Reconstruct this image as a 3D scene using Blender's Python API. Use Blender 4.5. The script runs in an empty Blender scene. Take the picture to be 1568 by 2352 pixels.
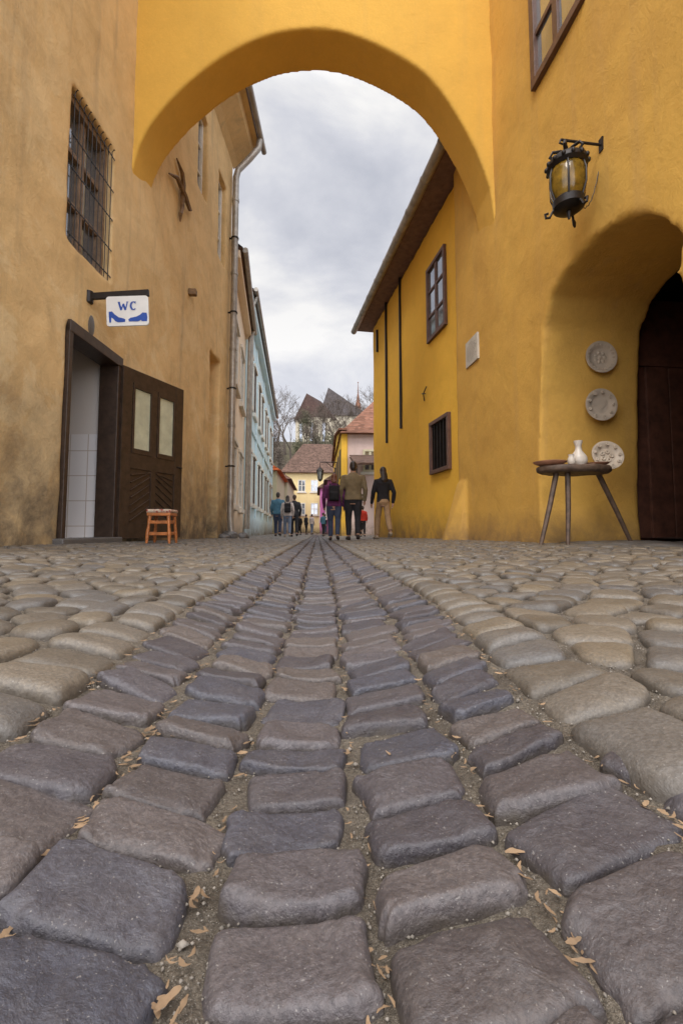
import bpy, math, random, bmesh
from mathutils import Vector, Matrix, noise, kdtree
random.seed(7)
sc=bpy.context.scene; COL=sc.collection
rad=math.radians
U=random.uniform
# ------------------------------------------------------------------ survey (measured sight lines -> real wall planes)
F_=1045.; TH=rad(4); PS=rad(3); CAM=Vector((0,0,.25))
cF=Vector((math.sin(PS)*math.cos(TH),math.cos(PS)*math.cos(TH),math.sin(TH)))
cR=Vector((math.cos(PS),-math.sin(PS),0)); cU=cR.cross(cF)
def ray(x,y): return cR*((x-784)/F_)+cU*((1145-y)/F_)+cF
def atY(x,y,Y):
    d=ray(x,y); return CAM+d*(Y/d.y)
class Plane:
    def __init__(s,a,b,side):
        s.a=a;s.b=b; n=Vector((1,-b,0)) if side<0 else Vector((-1,b,0)); s.n=n.normalized(); s.t=Vector((b,1,0)).normalized()
    def P(s,Y,z,d=0): return Vector((s.a+s.b*Y,Y,z))+s.n*d
    def hit(s,x,y):
        d=ray(x,y); t=s.a/(d.x-s.b*d.y); p=CAM+d*t; return p.y,p.z
    def hexa(s,mb,Y0,Y1,z0,z1,d0,d1,m=0):
        mb.hexa([s.P(Y0,z0,d0),s.P(Y1,z0,d0),s.P(Y1,z0,d1),s.P(Y0,z0,d1),s.P(Y0,z1,d0),s.P(Y1,z1,d0),s.P(Y1,z1,d1),s.P(Y0,z1,d1)],m); return mb
L1=Plane(-2.766,.065,-1); R1=Plane(2.657,-.055,1); R2=Plane(3.236,-.124,1)
L2=Plane(-1.17,-.0854,-1); L3=Plane(-1.80,-.0455,-1)
def sm(a,b,x):
    t=max(0,min(1,(x-a)/(b-a))); return t*t*(3-2*t)
def G(x,y):
    a=abs(x+.02*(1-sm(.4,1.6,y)))
    z=.066*min(a/.37,1)**1.3+.060*sm(.30,2.3,a)
    return z-.006*min(max(y-1,0),25)
# ------------------------------------------------------------------ mesh builder
class MB:
    def __init__(s): s.v=[];s.f=[];s.m=[]
    def add(s,vs,fs,m=0):
        o=len(s.v); s.v+=[tuple(v) for v in vs]; s.f+=[tuple(i+o for i in q) for q in fs]; s.m+=[m]*len(fs); return s
    def hexa(s,p,m=0): return s.add(p,[(0,3,2,1),(4,5,6,7),(0,1,5,4),(1,2,6,5),(2,3,7,6),(3,0,4,7)],m)
    def box(s,c,size,m=0,R=None):
        x,y,z=[k/2 for k in size]; c=Vector(c)
        p=[Vector(q) for q in [(-x,-y,-z),(x,-y,-z),(x,y,-z),(-x,y,-z),(-x,-y,z),(x,-y,z),(x,y,z),(-x,y,z)]]
        if R is not None: p=[R@q for q in p]
        return s.hexa([c+q for q in p],m)
    def beam(s,a,b,w,h,up=(0,0,1),m=0):
        a=Vector(a);b=Vector(b);d=(b-a).normalized();u=Vector(up); sd=d.cross(u).normalized(); u=sd.cross(d)
        p=[]
        for q in (a,b):
            p+=[q-sd*w/2-u*h/2,q+sd*w/2-u*h/2,q+sd*w/2+u*h/2,q-sd*w/2+u*h/2]
        return s.hexa(p,m)
    def tube(s,pts,r,n=8,m=0,cap=True):
        pts=[Vector(p) for p in pts]; k=len(pts)
        if not isinstance(r,(list,tuple)): r=[r]*k
        vs=[];prev=None
        for i,p in enumerate(pts):
            d=(pts[min(i+1,k-1)]-pts[max(i-1,0)]).normalized()
            if prev is None:
                a=Vector((0,0,1)) if abs(d.z)<.9 else Vector((1,0,0)); e=d.cross(a).normalized()
            else: e=(prev-d*prev.dot(d)).normalized()
            prev=e; g=d.cross(e)
            for j in range(n):
                t=2*math.pi*j/n; vs.append(p+(e*math.cos(t)+g*math.sin(t))*r[i])
        fs=[(i*n+j,i*n+(j+1)%n,(i+1)*n+(j+1)%n,(i+1)*n+j) for i in range(k-1) for j in range(n)]
        if cap: fs+=[tuple(range(n))[::-1],tuple(range((k-1)*n,k*n))]
        return s.add(vs,fs,m)
    def lathe(s,prof,o,axis=(0,0,1),n=24,m=0,rx=1,ry=1):
        o=Vector(o);ax=Vector(axis).normalized(); a=Vector((1,0,0)) if abs(ax.x)<.9 else Vector((0,1,0))
        e=(a-ax*a.dot(ax)).normalized();g=ax.cross(e); vs=[]
        for q in prof:
            for j in range(n):
                t=2*math.pi*j/n; vs.append(o+ax*q[1]+(e*math.cos(t)*rx+g*math.sin(t)*ry)*max(q[0],1e-4))
        b=len(s.v); s.v+=[tuple(v) for v in vs]
        for i in range(len(prof)-1):
            mi=prof[i][2] if len(prof[i])>2 else m
            for j in range(n):
                s.f.append((b+i*n+j,b+i*n+(j+1)%n,b+(i+1)*n+(j+1)%n,b+(i+1)*n+j)); s.m.append(mi)
        s.f.append(tuple(b+j for j in range(n))[::-1]); s.m.append(m)
        s.f.append(tuple(b+(len(prof)-1)*n+j for j in range(n))); s.m.append(m)
        return s
    def ell(s,c,r,n=14,k=9,m=0):
        return s.lathe([(math.sin(math.pi*i/k),-math.cos(math.pi*i/k)*r[2]) for i in range(k+1)],c,n=n,m=m,rx=r[0],ry=r[1])
    def loft(s,rings,n=18,m=0):
        vs=[]
        for (x,y,z,a,b) in rings:
            for j in range(n):
                t=2*math.pi*j/n; c=math.cos(t);q=math.sin(t)
                vs.append((x+a*math.copysign(abs(c)**.85,c),y+b*math.copysign(abs(q)**.85,q),z))
        k=len(rings)
        fs=[(i*n+j,i*n+(j+1)%n,(i+1)*n+(j+1)%n,(i+1)*n+j) for i in range(k-1) for j in range(n)]
        fs+=[tuple(range(n))[::-1],tuple(range((k-1)*n,k*n))]
        return s.add(vs,fs,m)
    def xf(s,M): s.v=[tuple(M@Vector(v)) for v in s.v]; return s
def mesh_of(mb,name='m',fix=True):
    me=bpy.data.meshes.new(name); me.from_pydata(mb.v,[],mb.f); me.polygons.foreach_set('material_index',mb.m)
    if fix:
        bm=bmesh.new();bm.from_mesh(me);bmesh.ops.recalc_face_normals(bm,faces=bm.faces);bm.to_mesh(me);bm.free()
    me.update(); return me
def fuse(mb,voxel=.04,smooth=3,disp=0,ds=.6,cutters=(),extra=None):
    tmp=[]
    def ob(m):
        o=bpy.data.objects.new('t',mesh_of(m)); COL.objects.link(o); tmp.append(o); return o
    o=ob(mb)
    for c in cutters:
        md=o.modifiers.new('b','BOOLEAN'); md.operation='DIFFERENCE'; md.solver='EXACT'; md.object=ob(c)
    if cutters and extra:
        dg=bpy.context.evaluated_depsgraph_get(); me=bpy.data.meshes.new_from_object(o.evaluated_get(dg))
        bm=bmesh.new();bm.from_mesh(me);bm.from_mesh(mesh_of(extra));bm.to_mesh(me);bm.free()
        o.modifiers.clear(); o.data=me
    md=o.modifiers.new('r','REMESH'); md.mode='VOXEL'; md.voxel_size=voxel
    if smooth: md=o.modifiers.new('s','SMOOTH'); md.iterations=smooth; md.factor=.5
    if disp:
        tx=bpy.data.textures.new('c','CLOUDS'); tx.noise_scale=ds; tx.noise_depth=2
        md=o.modifiers.new('d','DISPLACE'); md.texture=tx; md.strength=disp; md.mid_level=.5
    dg=bpy.context.evaluated_depsgraph_get(); me=bpy.data.meshes.new_from_object(o.evaluated_get(dg))
    for t in tmp: bpy.data.objects.remove(t)
    for p in me.polygons: p.material_index=0
    return me
def thing(name,label,cat,loc=(0,0,0),group=None):
    e=bpy.data.objects.new(name,None); e.location=loc; e.empty_display_size=.1; COL.objects.link(e)
    e["label"]=label; e["category"]=cat
    if group: e["group"]=group
    return e
def part(parent,name,mb,mats,smooth=False,label=None,bevel=0,fix=True,root=None,sharp=40):
    me=mesh_of(mb,name,fix) if isinstance(mb,MB) else mb
    me.name=name
    if not isinstance(mats,(list,tuple)): mats=[mats]
    me.materials.clear()
    for m in mats: me.materials.append(m)
    o=bpy.data.objects.new(name,me)
    if parent is not None:
        w=Vector(parent.location); p=parent.parent
        while p is not None: w+=p.location; p=p.parent
        me.transform(Matrix.Translation(-w)); o.parent=parent
    COL.objects.link(o)
    if smooth:
        me.polygons.foreach_set('use_smooth',[True]*len(me.polygons))
        if sharp:
            try: me.set_sharp_from_angle(angle=rad(sharp))
            except Exception: pass
    if bevel:
        md=o.modifiers.new('bevel','BEVEL'); md.width=bevel; md.segments=2; md.limit_method='ANGLE'
    if label: o["label"]=label
    return o
def structure(name,mb,mats,smooth=False,fix=False,attr=None):
    o=part(None,name,mb,mats,smooth,fix=fix,sharp=0); o["kind"]="structure"; o["label"]=name.replace('_',' ')
    return o
# ------------------------------------------------------------------ materials
def newmat(name):
    m=bpy.data.materials.new(name); m.use_nodes=True; nt=m.node_tree; return m,nt,nt.nodes['Principled BSDF']
def nd(nt,t,**kw):
    n=nt.nodes.new(t)
    for k,v in kw.items():
        if k in n.inputs: n.inputs[k].default_value=v
        else: setattr(n,k,v)
    return n
def nz(nt,scale,detail=5,rough=.55,vec=None,dist=0):
    n=nd(nt,'ShaderNodeTexNoise'); n.inputs['Scale'].default_value=scale;n.inputs['Detail'].default_value=detail;n.inputs['Roughness'].default_value=rough;n.inputs['Distortion'].default_value=dist
    if vec is None:
        g=nd(nt,'ShaderNodeNewGeometry'); vec=g.outputs['Position']
    nt.links.new(vec,n.inputs['Vector']); return n.outputs['Fac']
def rmp(nt,fac,stops):
    r=nd(nt,'ShaderNodeValToRGB'); e=r.color_ramp.elements
    while len(e)<len(stops): e.new(.5)
    for i,(p,c) in enumerate(stops):
        e[i].position=p; e[i].color=(c if len(c)==4 else (*c,1)) if not isinstance(c,(int,float)) else (c,c,c,1)
    nt.links.new(fac,r.inputs['Fac']); return r.outputs['Color']
def mix(nt,f,a,b,mode='MIX'):
    n=nd(nt,'ShaderNodeMix',data_type='RGBA',blend_type=mode)
    for s,v in ((0,f),(6,a),(7,b)):
        if isinstance(v,bpy.types.NodeSocket): nt.links.new(v,n.inputs[s])
        elif s==0: n.inputs[0].default_value=v
        else: n.inputs[s].default_value=(*v,1)
    return n.outputs[2]
def mth(nt,op,a,b=0,clamp=False):
    n=nd(nt,'ShaderNodeMath',operation=op); n.use_clamp=clamp
    for i,v in enumerate((a,b)):
        if isinstance(v,bpy.types.NodeSocket): nt.links.new(v,n.inputs[i])
        else: n.inputs[i].default_value=v
    return n.outputs[0]
def bump(nt,b,h,strength,dist,prev=None):
    n=nd(nt,'ShaderNodeBump'); n.inputs['Strength'].default_value=strength; n.inputs['Distance'].default_value=dist
    nt.links.new(h,n.inputs['Height'])
    if prev is not None: nt.links.new(prev,n.inputs['Normal'])
    if b is not None: nt.links.new(n.outputs[0],b.inputs['Normal'])
    return n.outputs[0]
def sc3(c,k): return tuple(min(1,x*k) for x in c)
def pm(name,c,rough=.6,metal=0,var=.25,scale=8,bs=40,bst=.25,spec=.5,bd=.003):
    m,nt,b=newmat(name); g=nd(nt,'ShaderNodeTexCoord').outputs['Object']
    f=nz(nt,scale,4,.6,g); col=rmp(nt,f,[(.3,sc3(c,1-var)),(.7,sc3(c,1+var))])
    nt.links.new(col,b.inputs['Base Color']); b.inputs['Roughness'].default_value=rough; b.inputs['Metallic'].default_value=metal
    b.inputs['Specular IOR Level'].default_value=spec
    if bst: bump(nt,b,nz(nt,bs,4,.6,g),bst,bd)
    return m
def plaster(name,c,c2,dirt=(.16,.12,.075),streak=.5,dh=.7,fine=1.,patch=.55,peel=0):
    m,nt,b=newmat(name); pos=nd(nt,'ShaderNodeNewGeometry').outputs['Position']
    f1=nz(nt,.7,6,.62,pos,.6); f2=nz(nt,3.2,8,.7,pos,.3); f3=nz(nt,26,5,.7,pos)
    col=mix(nt,rmp(nt,f1,[(.38,0),(.66,1)]),c,c2)
    col=mix(nt,rmp(nt,f2,[(.45,0),(.75,patch)]),col,sc3(c2,.68))
    col=mix(nt,rmp(nt,f3,[(.5,0),(.8,.3)]),col,sc3(c,1.2))
    sep=nd(nt,'ShaderNodeSeparateXYZ'); nt.links.new(pos,sep.inputs[0])
    if peel:
        f5=nz(nt,1.1,9,.66,pos,.8); lowz=mth(nt,'SUBTRACT',1.35,mth(nt,'MULTIPLY',sep.outputs['Z'],.2),True)
        col=mix(nt,mth(nt,'MULTIPLY',mth(nt,'MULTIPLY',rmp(nt,f5,[(.50,0),(.55,.7),(.8,1)]),lowz),peel),col,(.84,.70,.44))
        f6=nz(nt,1.9,9,.7,pos,.5); col=mix(nt,mth(nt,'MULTIPLY',mth(nt,'MULTIPLY',rmp(nt,f6,[(.55,0),(.70,.8)]),lowz),peel),col,(.36,.26,.145))
    mp=nd(nt,'ShaderNodeMapping'); mp.inputs['Scale'].default_value=(3.2,3.2,.22); nt.links.new(pos,mp.inputs['Vector'])
    fs=nz(nt,1.3,6,.65,mp.outputs[0]); col=mix(nt,mth(nt,'MULTIPLY',rmp(nt,fs,[(.53,0),(.75,1)]),streak),col,sc3(dirt,1.8))
    h=mth(nt,'SUBTRACT',1.0,mth(nt,'DIVIDE',sep.outputs['Z'],dh),True)
    dd=mth(nt,'MULTIPLY',h,mth(nt,'ADD',mth(nt,'MULTIPLY',f2,2.6),-.45),True)
    col=mix(nt,dd,col,dirt)
    nt.links.new(col,b.inputs['Base Color']); b.inputs['Roughness'].default_value=.9; b.inputs['Specular IOR Level'].default_value=.25
    n1=bump(nt,None,nz(nt,5,8,.68,pos,.5),.5*fine,.028)
    n2=bump(nt,None,nz(nt,45,6,.7,pos),.6*fine,.007,n1); bump(nt,b,nz(nt,220,3,.6,pos),.5*fine,.002,n2)
    return m
M_left=plaster('plaster_beige',(.77,.545,.27),(.66,.46,.22),dirt=(.16,.125,.085),streak=.42,dh=1.9,peel=.5)
M_corn=plaster('plaster_cornice',(.70,.49,.23),(.62,.43,.21),streak=.5,dh=.1)
M_yelsh=plaster('plaster_yellow_shaded',(.71,.42,.09),(.62,.355,.08),dirt=(.24,.15,.075),streak=.25,dh=.55,patch=.35,fine=.85)  # same yellow paint as the far house, with shade put into a darker colour
M_yel2=plaster('plaster_yellow',(.88,.52,.07),(.82,.475,.065),dirt=(.28,.17,.07),streak=.12,dh=.7,patch=.22,fine=.8)
M_arch=plaster('plaster_arch',(.76,.45,.085),(.70,.41,.08),streak=.1,dh=.1,patch=.22,fine=.6)
M_cream=plaster('plaster_cream',(.88,.72,.54),(.84,.68,.50),streak=.15,patch=.12)
M_blue=plaster('plaster_pale_blue',(.58,.76,.83),(.66,.78,.80),streak=.12,patch=.12)
M_pale=plaster('plaster_pale',(.82,.66,.34),(.78,.62,.33),streak=.2,patch=.2)
M_pink=plaster('plaster_pink',(.70,.54,.48),(.66,.50,.45),patch=.2,streak=.2)
M_mag=plaster('plaster_magenta',(.66,.22,.50),(.60,.20,.45),patch=.2,streak=.2)
M_green=plaster('plaster_sage',(.60,.56,.38),(.62,.56,.38),patch=.2,streak=.2)
M_white=plaster('plaster_white',(.62,.56,.44),(.50,.45,.35),streak=.6)
M_trim=plaster('plaster_trim',(.78,.74,.66),(.72,.68,.60),streak=.2)
M_wood=pm('dark_brown_wood',(.045,.027,.018),.45,var=.35,scale=14,bs=60)
M_wwin=pm('weathered_window_wood',(.23,.155,.10),.55,var=.35,scale=14,bs=60)
M_brown=pm('red_brown_paint',(.12,.06,.042),.5,var=.25)
M_soffit=pm('soffit_wood',(.17,.10,.075),.75,var=.3)
M_black=pm('black_iron',(.022,.018,.017),.45,.5,var=.3,bst=.3)
M_rust=pm('old_painted_iron',(.20,.125,.065),.7,var=.4,scale=20,bst=.4)
M_zinc=pm('zinc_pipe',(.36,.33,.29),.45,.5,var=.3,scale=5)
M_glass=pm('window_glass',(.36,.38,.41),.06,.75,var=.25,scale=2,bs=2.5,bst=.06,spec=.9)
M_shade=pm('opening_shade_paint',(.014,.011,.010),.9,spec=.05)  # near-black sheet: shade of a deep-set window put into the pane colour
M_frost=pm('frosted_glass',(.50,.50,.36),.3,var=.15,bs=180,bst=.8)
M_signw=pm('sign_enamel',(.76,.77,.77),.25,var=.05,bst=.05)
M_plq=pm('marble_plaque',(.55,.51,.44),.6,var=.12)
M_ink=pm('faded_ink',(.16,.13,.10),.7)
M_signb=pm('sign_blue',(.02,.08,.38),.3,var=.1,bst=0)
M_orange=pm('varnished_orange_wood',(.42,.14,.035),.35,var=.4,scale=20)
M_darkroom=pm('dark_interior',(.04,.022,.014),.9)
M_doorb=pm('brown_door',(.085,.033,.02),.6,var=.4,scale=10)
M_table=pm('aged_table_wood',(.10,.062,.04),.6,var=.45,scale=18,bs=90,bst=.5)
M_cer=pm('cream_ceramic',(.50,.42,.33),.4,var=.1,bst=.05,spec=.3)
M_jug=pm('white_ceramic',(.60,.53,.45),.3,var=.08,bst=.05)
M_cerb=pm('brown_glaze',(.03,.018,.014),.6,var=.2,bst=.05,spec=.1)
M_cerg=pm('green_glaze',(.03,.045,.03),.6,var=.2,bst=.05,spec=.1)
M_cerr=pm('grey_rim_glaze',(.15,.12,.09),.5,var=.25,bst=.05,spec=.15)
M_cero=pm('terracotta',(.42,.20,.12),.6,var=.2)
M_amber=pm('amber_glass',(.28,.165,.02),.14,var=.6,scale=9,bst=.2)
M_amber.node_tree.nodes['Principled BSDF'].inputs['Transmission Weight'].default_value=.3
def roofmat(name,c):
    m,nt,b=newmat(name); pos=nd(nt,'ShaderNodeTexCoord').outputs['Object']
    br=nd(nt,'ShaderNodeTexVoronoi'); br.inputs['Scale'].default_value=4.5
    mp=nd(nt,'ShaderNodeMapping'); mp.inputs['Scale'].default_value=(1,1,1.6); nt.links.new(pos,mp.inputs[0]); nt.links.new(mp.outputs[0],br.inputs['Vector'])
    sp=nd(nt,'ShaderNodeSeparateColor'); nt.links.new(br.outputs['Color'],sp.inputs[0])
    col=mix(nt,sp.outputs[0],sc3(c,.6),sc3(c,1.4)); col=mix(nt,rmp(nt,nz(nt,.8,5,.7,pos),[(.45,0),(.7,.6)]),col,sc3(c,.5))
    nt.links.new(col,b.inputs['Base Color']); b.inputs['Roughness'].default_value=.9; b.inputs['Specular IOR Level'].default_value=.2
    wv=nd(nt,'ShaderNodeTexWave',bands_direction='Z'); wv.inputs['Scale'].default_value=1.4; nt.links.new(pos,wv.inputs[0])
    n1=bump(nt,None,wv.outputs['Fac'],.6,.05); bump(nt,b,br.outputs['Distance'],.6,.05,n1); return m
M_roof=roofmat('old_brown_tiles',(.13,.08,.06)); M_roofr=roofmat('red_tiles',(.24,.115,.075)); M_rooff=roofmat('grey_slates',(.085,.073,.073))
M_rooo=roofmat('orange_tiles',(.55,.13,.04)); M_roofc=roofmat('plum_tiles',(.075,.045,.038))
def tilemat():
    m,nt,b=newmat('white_wall_tiles'); pos=nd(nt,'ShaderNodeNewGeometry').outputs['Position']
    sep=nd(nt,'ShaderNodeSeparateXYZ'); nt.links.new(pos,sep.inputs[0]); cb=nd(nt,'ShaderNodeCombineXYZ')
    nt.links.new(mth(nt,'ADD',sep.outputs['X'],sep.outputs['Y']),cb.inputs['X']); nt.links.new(sep.outputs['Z'],cb.inputs['Y'])
    br=nd(nt,'ShaderNodeTexBrick'); br.offset=0; br.inputs['Scale'].default_value=1; br.inputs['Brick Width'].default_value=.2; br.inputs['Row Height'].default_value=.3
    br.inputs['Mortar Size'].default_value=.005; br.inputs['Color1'].default_value=(.80,.77,.76,1); br.inputs['Color2'].default_value=(.76,.74,.74,1); br.inputs['Mortar'].default_value=(.5,.42,.36,1)
    nt.links.new(cb.outputs[0],br.inputs[0])
    up=mth(nt,'GREATER_THAN',sep.outputs['Z'],1.4)
    nt.links.new(mix(nt,up,br.outputs['Color'],(.66,.61,.57)),b.inputs['Base Color']); b.inputs['Roughness'].default_value=.3; return m
M_tile=tilemat()
def stonemat(name,dark,lite,warm,cool,bmp=1.,rough=.58):
    m,nt,b=newmat(name); pos=nd(nt,'ShaderNodeNewGeometry').outputs['Position']
    at=nd(nt,'ShaderNodeAttribute',attribute_name='tone'); sep=nd(nt,'ShaderNodeSeparateColor'); nt.links.new(at.outputs['Color'],sep.inputs[0])
    col=mix(nt,sep.outputs[0],dark,lite); col=mix(nt,rmp(nt,sep.outputs[1],[(.6,0),(1,.8)]),col,warm); col=mix(nt,rmp(nt,sep.outputs[1],[(0,.9),(.45,0)]),col,cool)
    f=nz(nt,22,7,.7,pos,.4); col=mix(nt,rmp(nt,f,[(.46,0),(.8,.4)]),col,sc3(warm,1.15))
    f2=nz(nt,260,4,.7,pos); col=mix(nt,rmp(nt,f2,[(.4,.5),(.62,0)]),col,sc3(dark,.5))
    f4=nz(nt,500,2,.5,pos); col=mix(nt,rmp(nt,f4,[(.66,0),(.74,.45)]),col,(.40,.37,.34))
    col=mix(nt,mth(nt,'MULTIPLY',sep.outputs[2],rmp(nt,nz(nt,60,4,.6,pos),[(.35,.25),(.65,.9)])),col,(.075,.06,.045))
    nt.links.new(col,b.inputs['Base Color'])
    nt.links.new(rmp(nt,f,[(.3,rough-.16),(.7,rough+.14)]),b.inputs['Roughness']); b.inputs['Specular IOR Level'].default_value=.7
    n1=bump(nt,None,nz(nt,38,7,.62,pos,.3),.6*bmp,.008); n2=bump(nt,None,nz(nt,170,5,.7,pos),.5*bmp,.0024,n1); bump(nt,b,nz(nt,700,3,.6,pos),.35*bmp,.0006,n2)
    return m
M_sett=stonemat('basalt_setts',(.058,.050,.057),(.122,.104,.106),(.14,.112,.092),(.066,.069,.092),1,.54)
M_cob=stonemat('river_cobbles',(.10,.086,.070),(.20,.168,.13),(.215,.168,.11),(.12,.117,.118),.8,.50)
def sandmat():
    m,nt,b=newmat('sandy_joints'); pos=nd(nt,'ShaderNodeNewGeometry').outputs['Position']
    f=nz(nt,14,8,.7,pos); f2=nz(nt,330,4,.7,pos)
    col=mix(nt,rmp(nt,f,[(.35,0),(.65,1)]),(.135,.108,.08),(.30,.255,.195)); col=mix(nt,rmp(nt,f2,[(.35,.8),(.6,0)]),col,(.075,.06,.044))
    col=mix(nt,rmp(nt,nz(nt,900,2,.5,pos),[(.6,0),(.72,.7)]),col,(.46,.42,.36))
    nt.links.new(col,b.inputs['Base Color']); b.inputs['Roughness'].default_value=.95
    n1=bump(nt,None,nz(nt,90,6,.75,pos),1,.008); bump(nt,b,f2,1,.0028,n1); return m
M_sand=sandmat()
M_far=pm('far_ground',(.16,.14,.09),.95,scale=.3,bs=2)
M_hill=pm('hill_scrub',(.10,.085,.05),.95,var=.5,scale=.25,bs=1.2,bst=1,bd=.3)
M_bark=pm('grey_bark',(.10,.08,.065),.9,var=.3)
M_twig=pm('bare_twigs',(.11,.085,.068),.9,var=.3)
M_leafg=pm('dull_foliage',(.075,.075,.035),.8,var=.5,scale=1.5,bst=0)
M_dry=pm('dry_leaf',(.25,.165,.095),.85,var=.5,scale=30,bs=120)
M_straw=pm('pale_leaf',(.40,.32,.22),.85,var=.4,scale=30,bs=120)
M_grit=pm('grit',(.25,.22,.185),.8,var=.5,scale=60,bs=300)
# ------------------------------------------------------------------ ground
def lines(segs):
    o=[]
    for a,b,s in segs:
        n=max(1,int((b-a)/s)); o+=[a+(b-a)*i/n for i in range(n)]
    o.append(segs[-1][1]); return o
ys=lines([(-1.5,.15,.08),(.15,1.2,.007),(1.2,3,.03),(3,14,.15),(14,70,1)])
xs=lines([(-4.5,-1,.12),(-1,-.5,.03),(-.5,.5,.007),(.5,1,.03),(1,4.5,.12)])
mb=MB(); nx=len(xs)
for y in ys:
    for x in xs:
        n=noise.noise(Vector((x*9,y*9,0)))*.004+noise.noise(Vector((x*55,y*55,3)))*.003+noise.noise(Vector((x*130,y*130,7)))*.0012
        mb.v.append((x,y,G(x,y)-.0015-.003*sm(1,2,y)+n))
mb.f=[(j*nx+i,j*nx+i+1,(j+1)*nx+i+1,(j+1)*nx+i) for j in range(len(ys)-1) for i in range(nx-1)]; mb.m=[0]*len(mb.f)
structure('street',mb,M_sand,True)
class Stones(MB):
    def __init__(s): super().__init__(); s.tone=[]
    def stone(s,cx,cy,ox,oy,H,p,R,tx,ty,namp,seed,cleave=0,chip=0,edge=.9):
        N=len(ox); b=len(s.v); t0=random.random()**1.2; t1=random.random(); ca,sa=math.cos(seed),math.sin(seed)
        def vert(x,y,k):
            dx=x-cx;dy=y-cy
            h=H*math.sqrt(max(0,1-k**p)) 
            nn=0
            if namp:
                nn=noise.noise(Vector((x*17,y*17,seed)))*namp+noise.noise(Vector((x*52,y*52,seed)))*namp*.45
                u=(dx*ca+dy*sa); q=noise.noise(Vector((u*55,(dy*ca-dx*sa)*14,seed+5)))
                nn+=math.floor(q*4)/4*namp*cleave if cleave else abs(q)*namp*.4
                if chip and k>.6: nn-=max(0,noise.noise(Vector((x*75,y*75,seed+9)))+.05)*chip*((k-.6)/.4)**2
            s.v.append((x,y,G(x,y)-.004+h+(tx*dx+ty*dy)+nn)); s.tone.append((t0,t1,max(0,(k-edge)/(1-edge)) if k<1 else 1,1))
        vert(cx,cy,0)
        for r in range(1,R+1):
            k=1-(1-r/R)**1.9
            for j in range(N): vert(cx+ox[j]*k,cy+oy[j]*k,k)
        for j in range(N):
            x=cx+ox[j]*1.03;y=cy+oy[j]*1.03; s.v.append((x,y,G(x,y)-.035)); s.tone.append((t0,t1,1,1))
        for j in range(N): s.f.append((b,b+1+j,b+1+(j+1)%N))
        for r in range(R):
            o=b+1+r*N
            for j in range(N): s.f.append((o+j,o+N+j,o+N+(j+1)%N,o+(j+1)%N))
def finish(S,name,m):
    S.m=[0]*len(S.f); o=structure(name,S,m,True); me=o.data
    a=me.color_attributes.new('tone','FLOAT_COLOR','POINT'); a.data.foreach_set('color',[c for t in S.tone for c in t]); return o
S=Stones()
def pitch(y): return .106+.020*sm(.35,1.3,y)
def gcx(y): return -.02*(1-sm(.4,1.6,y))
for c in range(-3,4):
    y=-.3+random.random()*.06
    while y<34:
        if abs(c)==3 and y>.36: break
        near=y<1.6; d=U(.044,.068) if y<.45 else U(.046,.076) if y<1.2 else U(.042,.076)
        if y>14: d*=1.5
        w=pitch(y)*(U(.86,.97) if near else U(.88,.97)); gap=U(.003,.011) if near else U(.004,.011)
        xc=gcx(y)+c*pitch(y)+U(-.006,.006); cy=y+d/2
        N,R=(68,18) if y<.9 else (40,11) if y<2 else (22,6) if y<6 else (12,4)
        ang=.17*c*(.5 if y<.6 else 1)+U(-.11,.11); ca,sa=math.cos(ang),math.sin(ang); seed=random.random()*100
        J=lambda: U(-.0075,.0075)
        q=[(-w/2+J(),-d/2+J()),(w/2+J(),-d/2+J()),(w/2+J(),d/2+J()),(-w/2+J(),d/2+J())]
        ox=[];oy=[]; e=U(.22,.40)
        for j in range(N):
            t=2*math.pi*(j+.5)/N; u=math.copysign(abs(math.cos(t))**e,math.cos(t)); v=math.copysign(abs(math.sin(t))**e,math.sin(t))
            a=(1-u)*(1-v)/4;b_=(1+u)*(1-v)/4;c_=(1+u)*(1+v)/4;d_=(1-u)*(1+v)/4
            px=a*q[0][0]+b_*q[1][0]+c_*q[2][0]+d_*q[3][0]; py=a*q[0][1]+b_*q[1][1]+c_*q[2][1]+d_*q[3][1]
            k=1+.07*noise.noise(Vector((math.cos(t)*1.8,math.sin(t)*1.8,seed)))+.08*noise.noise(Vector((px*60,py*60,seed)))+.035*noise.noise(Vector((px*180,py*180,seed)))
            px*=k;py*=k; ox.append(px*ca-py*sa); oy.append(px*sa+py*ca)
        S.stone(xc,cy,ox,oy,U(.011,.018) if near else U(.012,.022),U(12,24) if y<3 else U(7,12),R,U(-.09,.09),U(-.14,.10),.0044 if y<6 else 0,seed,random.choice([0,.35,.7]),.009 if y<3 else 0,.97)
        y+=d+gap
finish(S,'street_gutter_setts',M_sett)
def gedge(y): return (2.5+(1 if y<.36 else 0))*pitch(y)+.006
seeds=[]; y=-.3; row=0
while y<34:
    py=.090 if y<10 else .16; px=.128 if y<10 else .23; x=-3.1+(row%2)*px/2
    while x<3.1:
        X=x+U(-.30,.30)*px; Y=y+U(-.30,.30)*py
        if abs(X-gcx(Y))>gedge(Y)+.034 and not (y<2.4 and abs(X)>2.6): seeds.append((X,Y))
        x+=px
    for sgn in (-1,1):   # edging cobbles hugging the gutter
        X=gcx(y)+sgn*(gedge(y)+.052+U(-.006,.01)); Y=y+U(-.01,.01)
        if y<10:
            seeds=[q for q in seeds if (q[0]-X)**2+(q[1]-Y)**2>.0042 or abs(q[1]-Y)>.08]
            seeds.append((X,Y))
    y+=py; row+=1
kd=kdtree.KDTree(len(seeds))
for i,(x,y) in enumerate(seeds): kd.insert((x,y*1.0,0),i)
kd.balance(); S=Stones()
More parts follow.
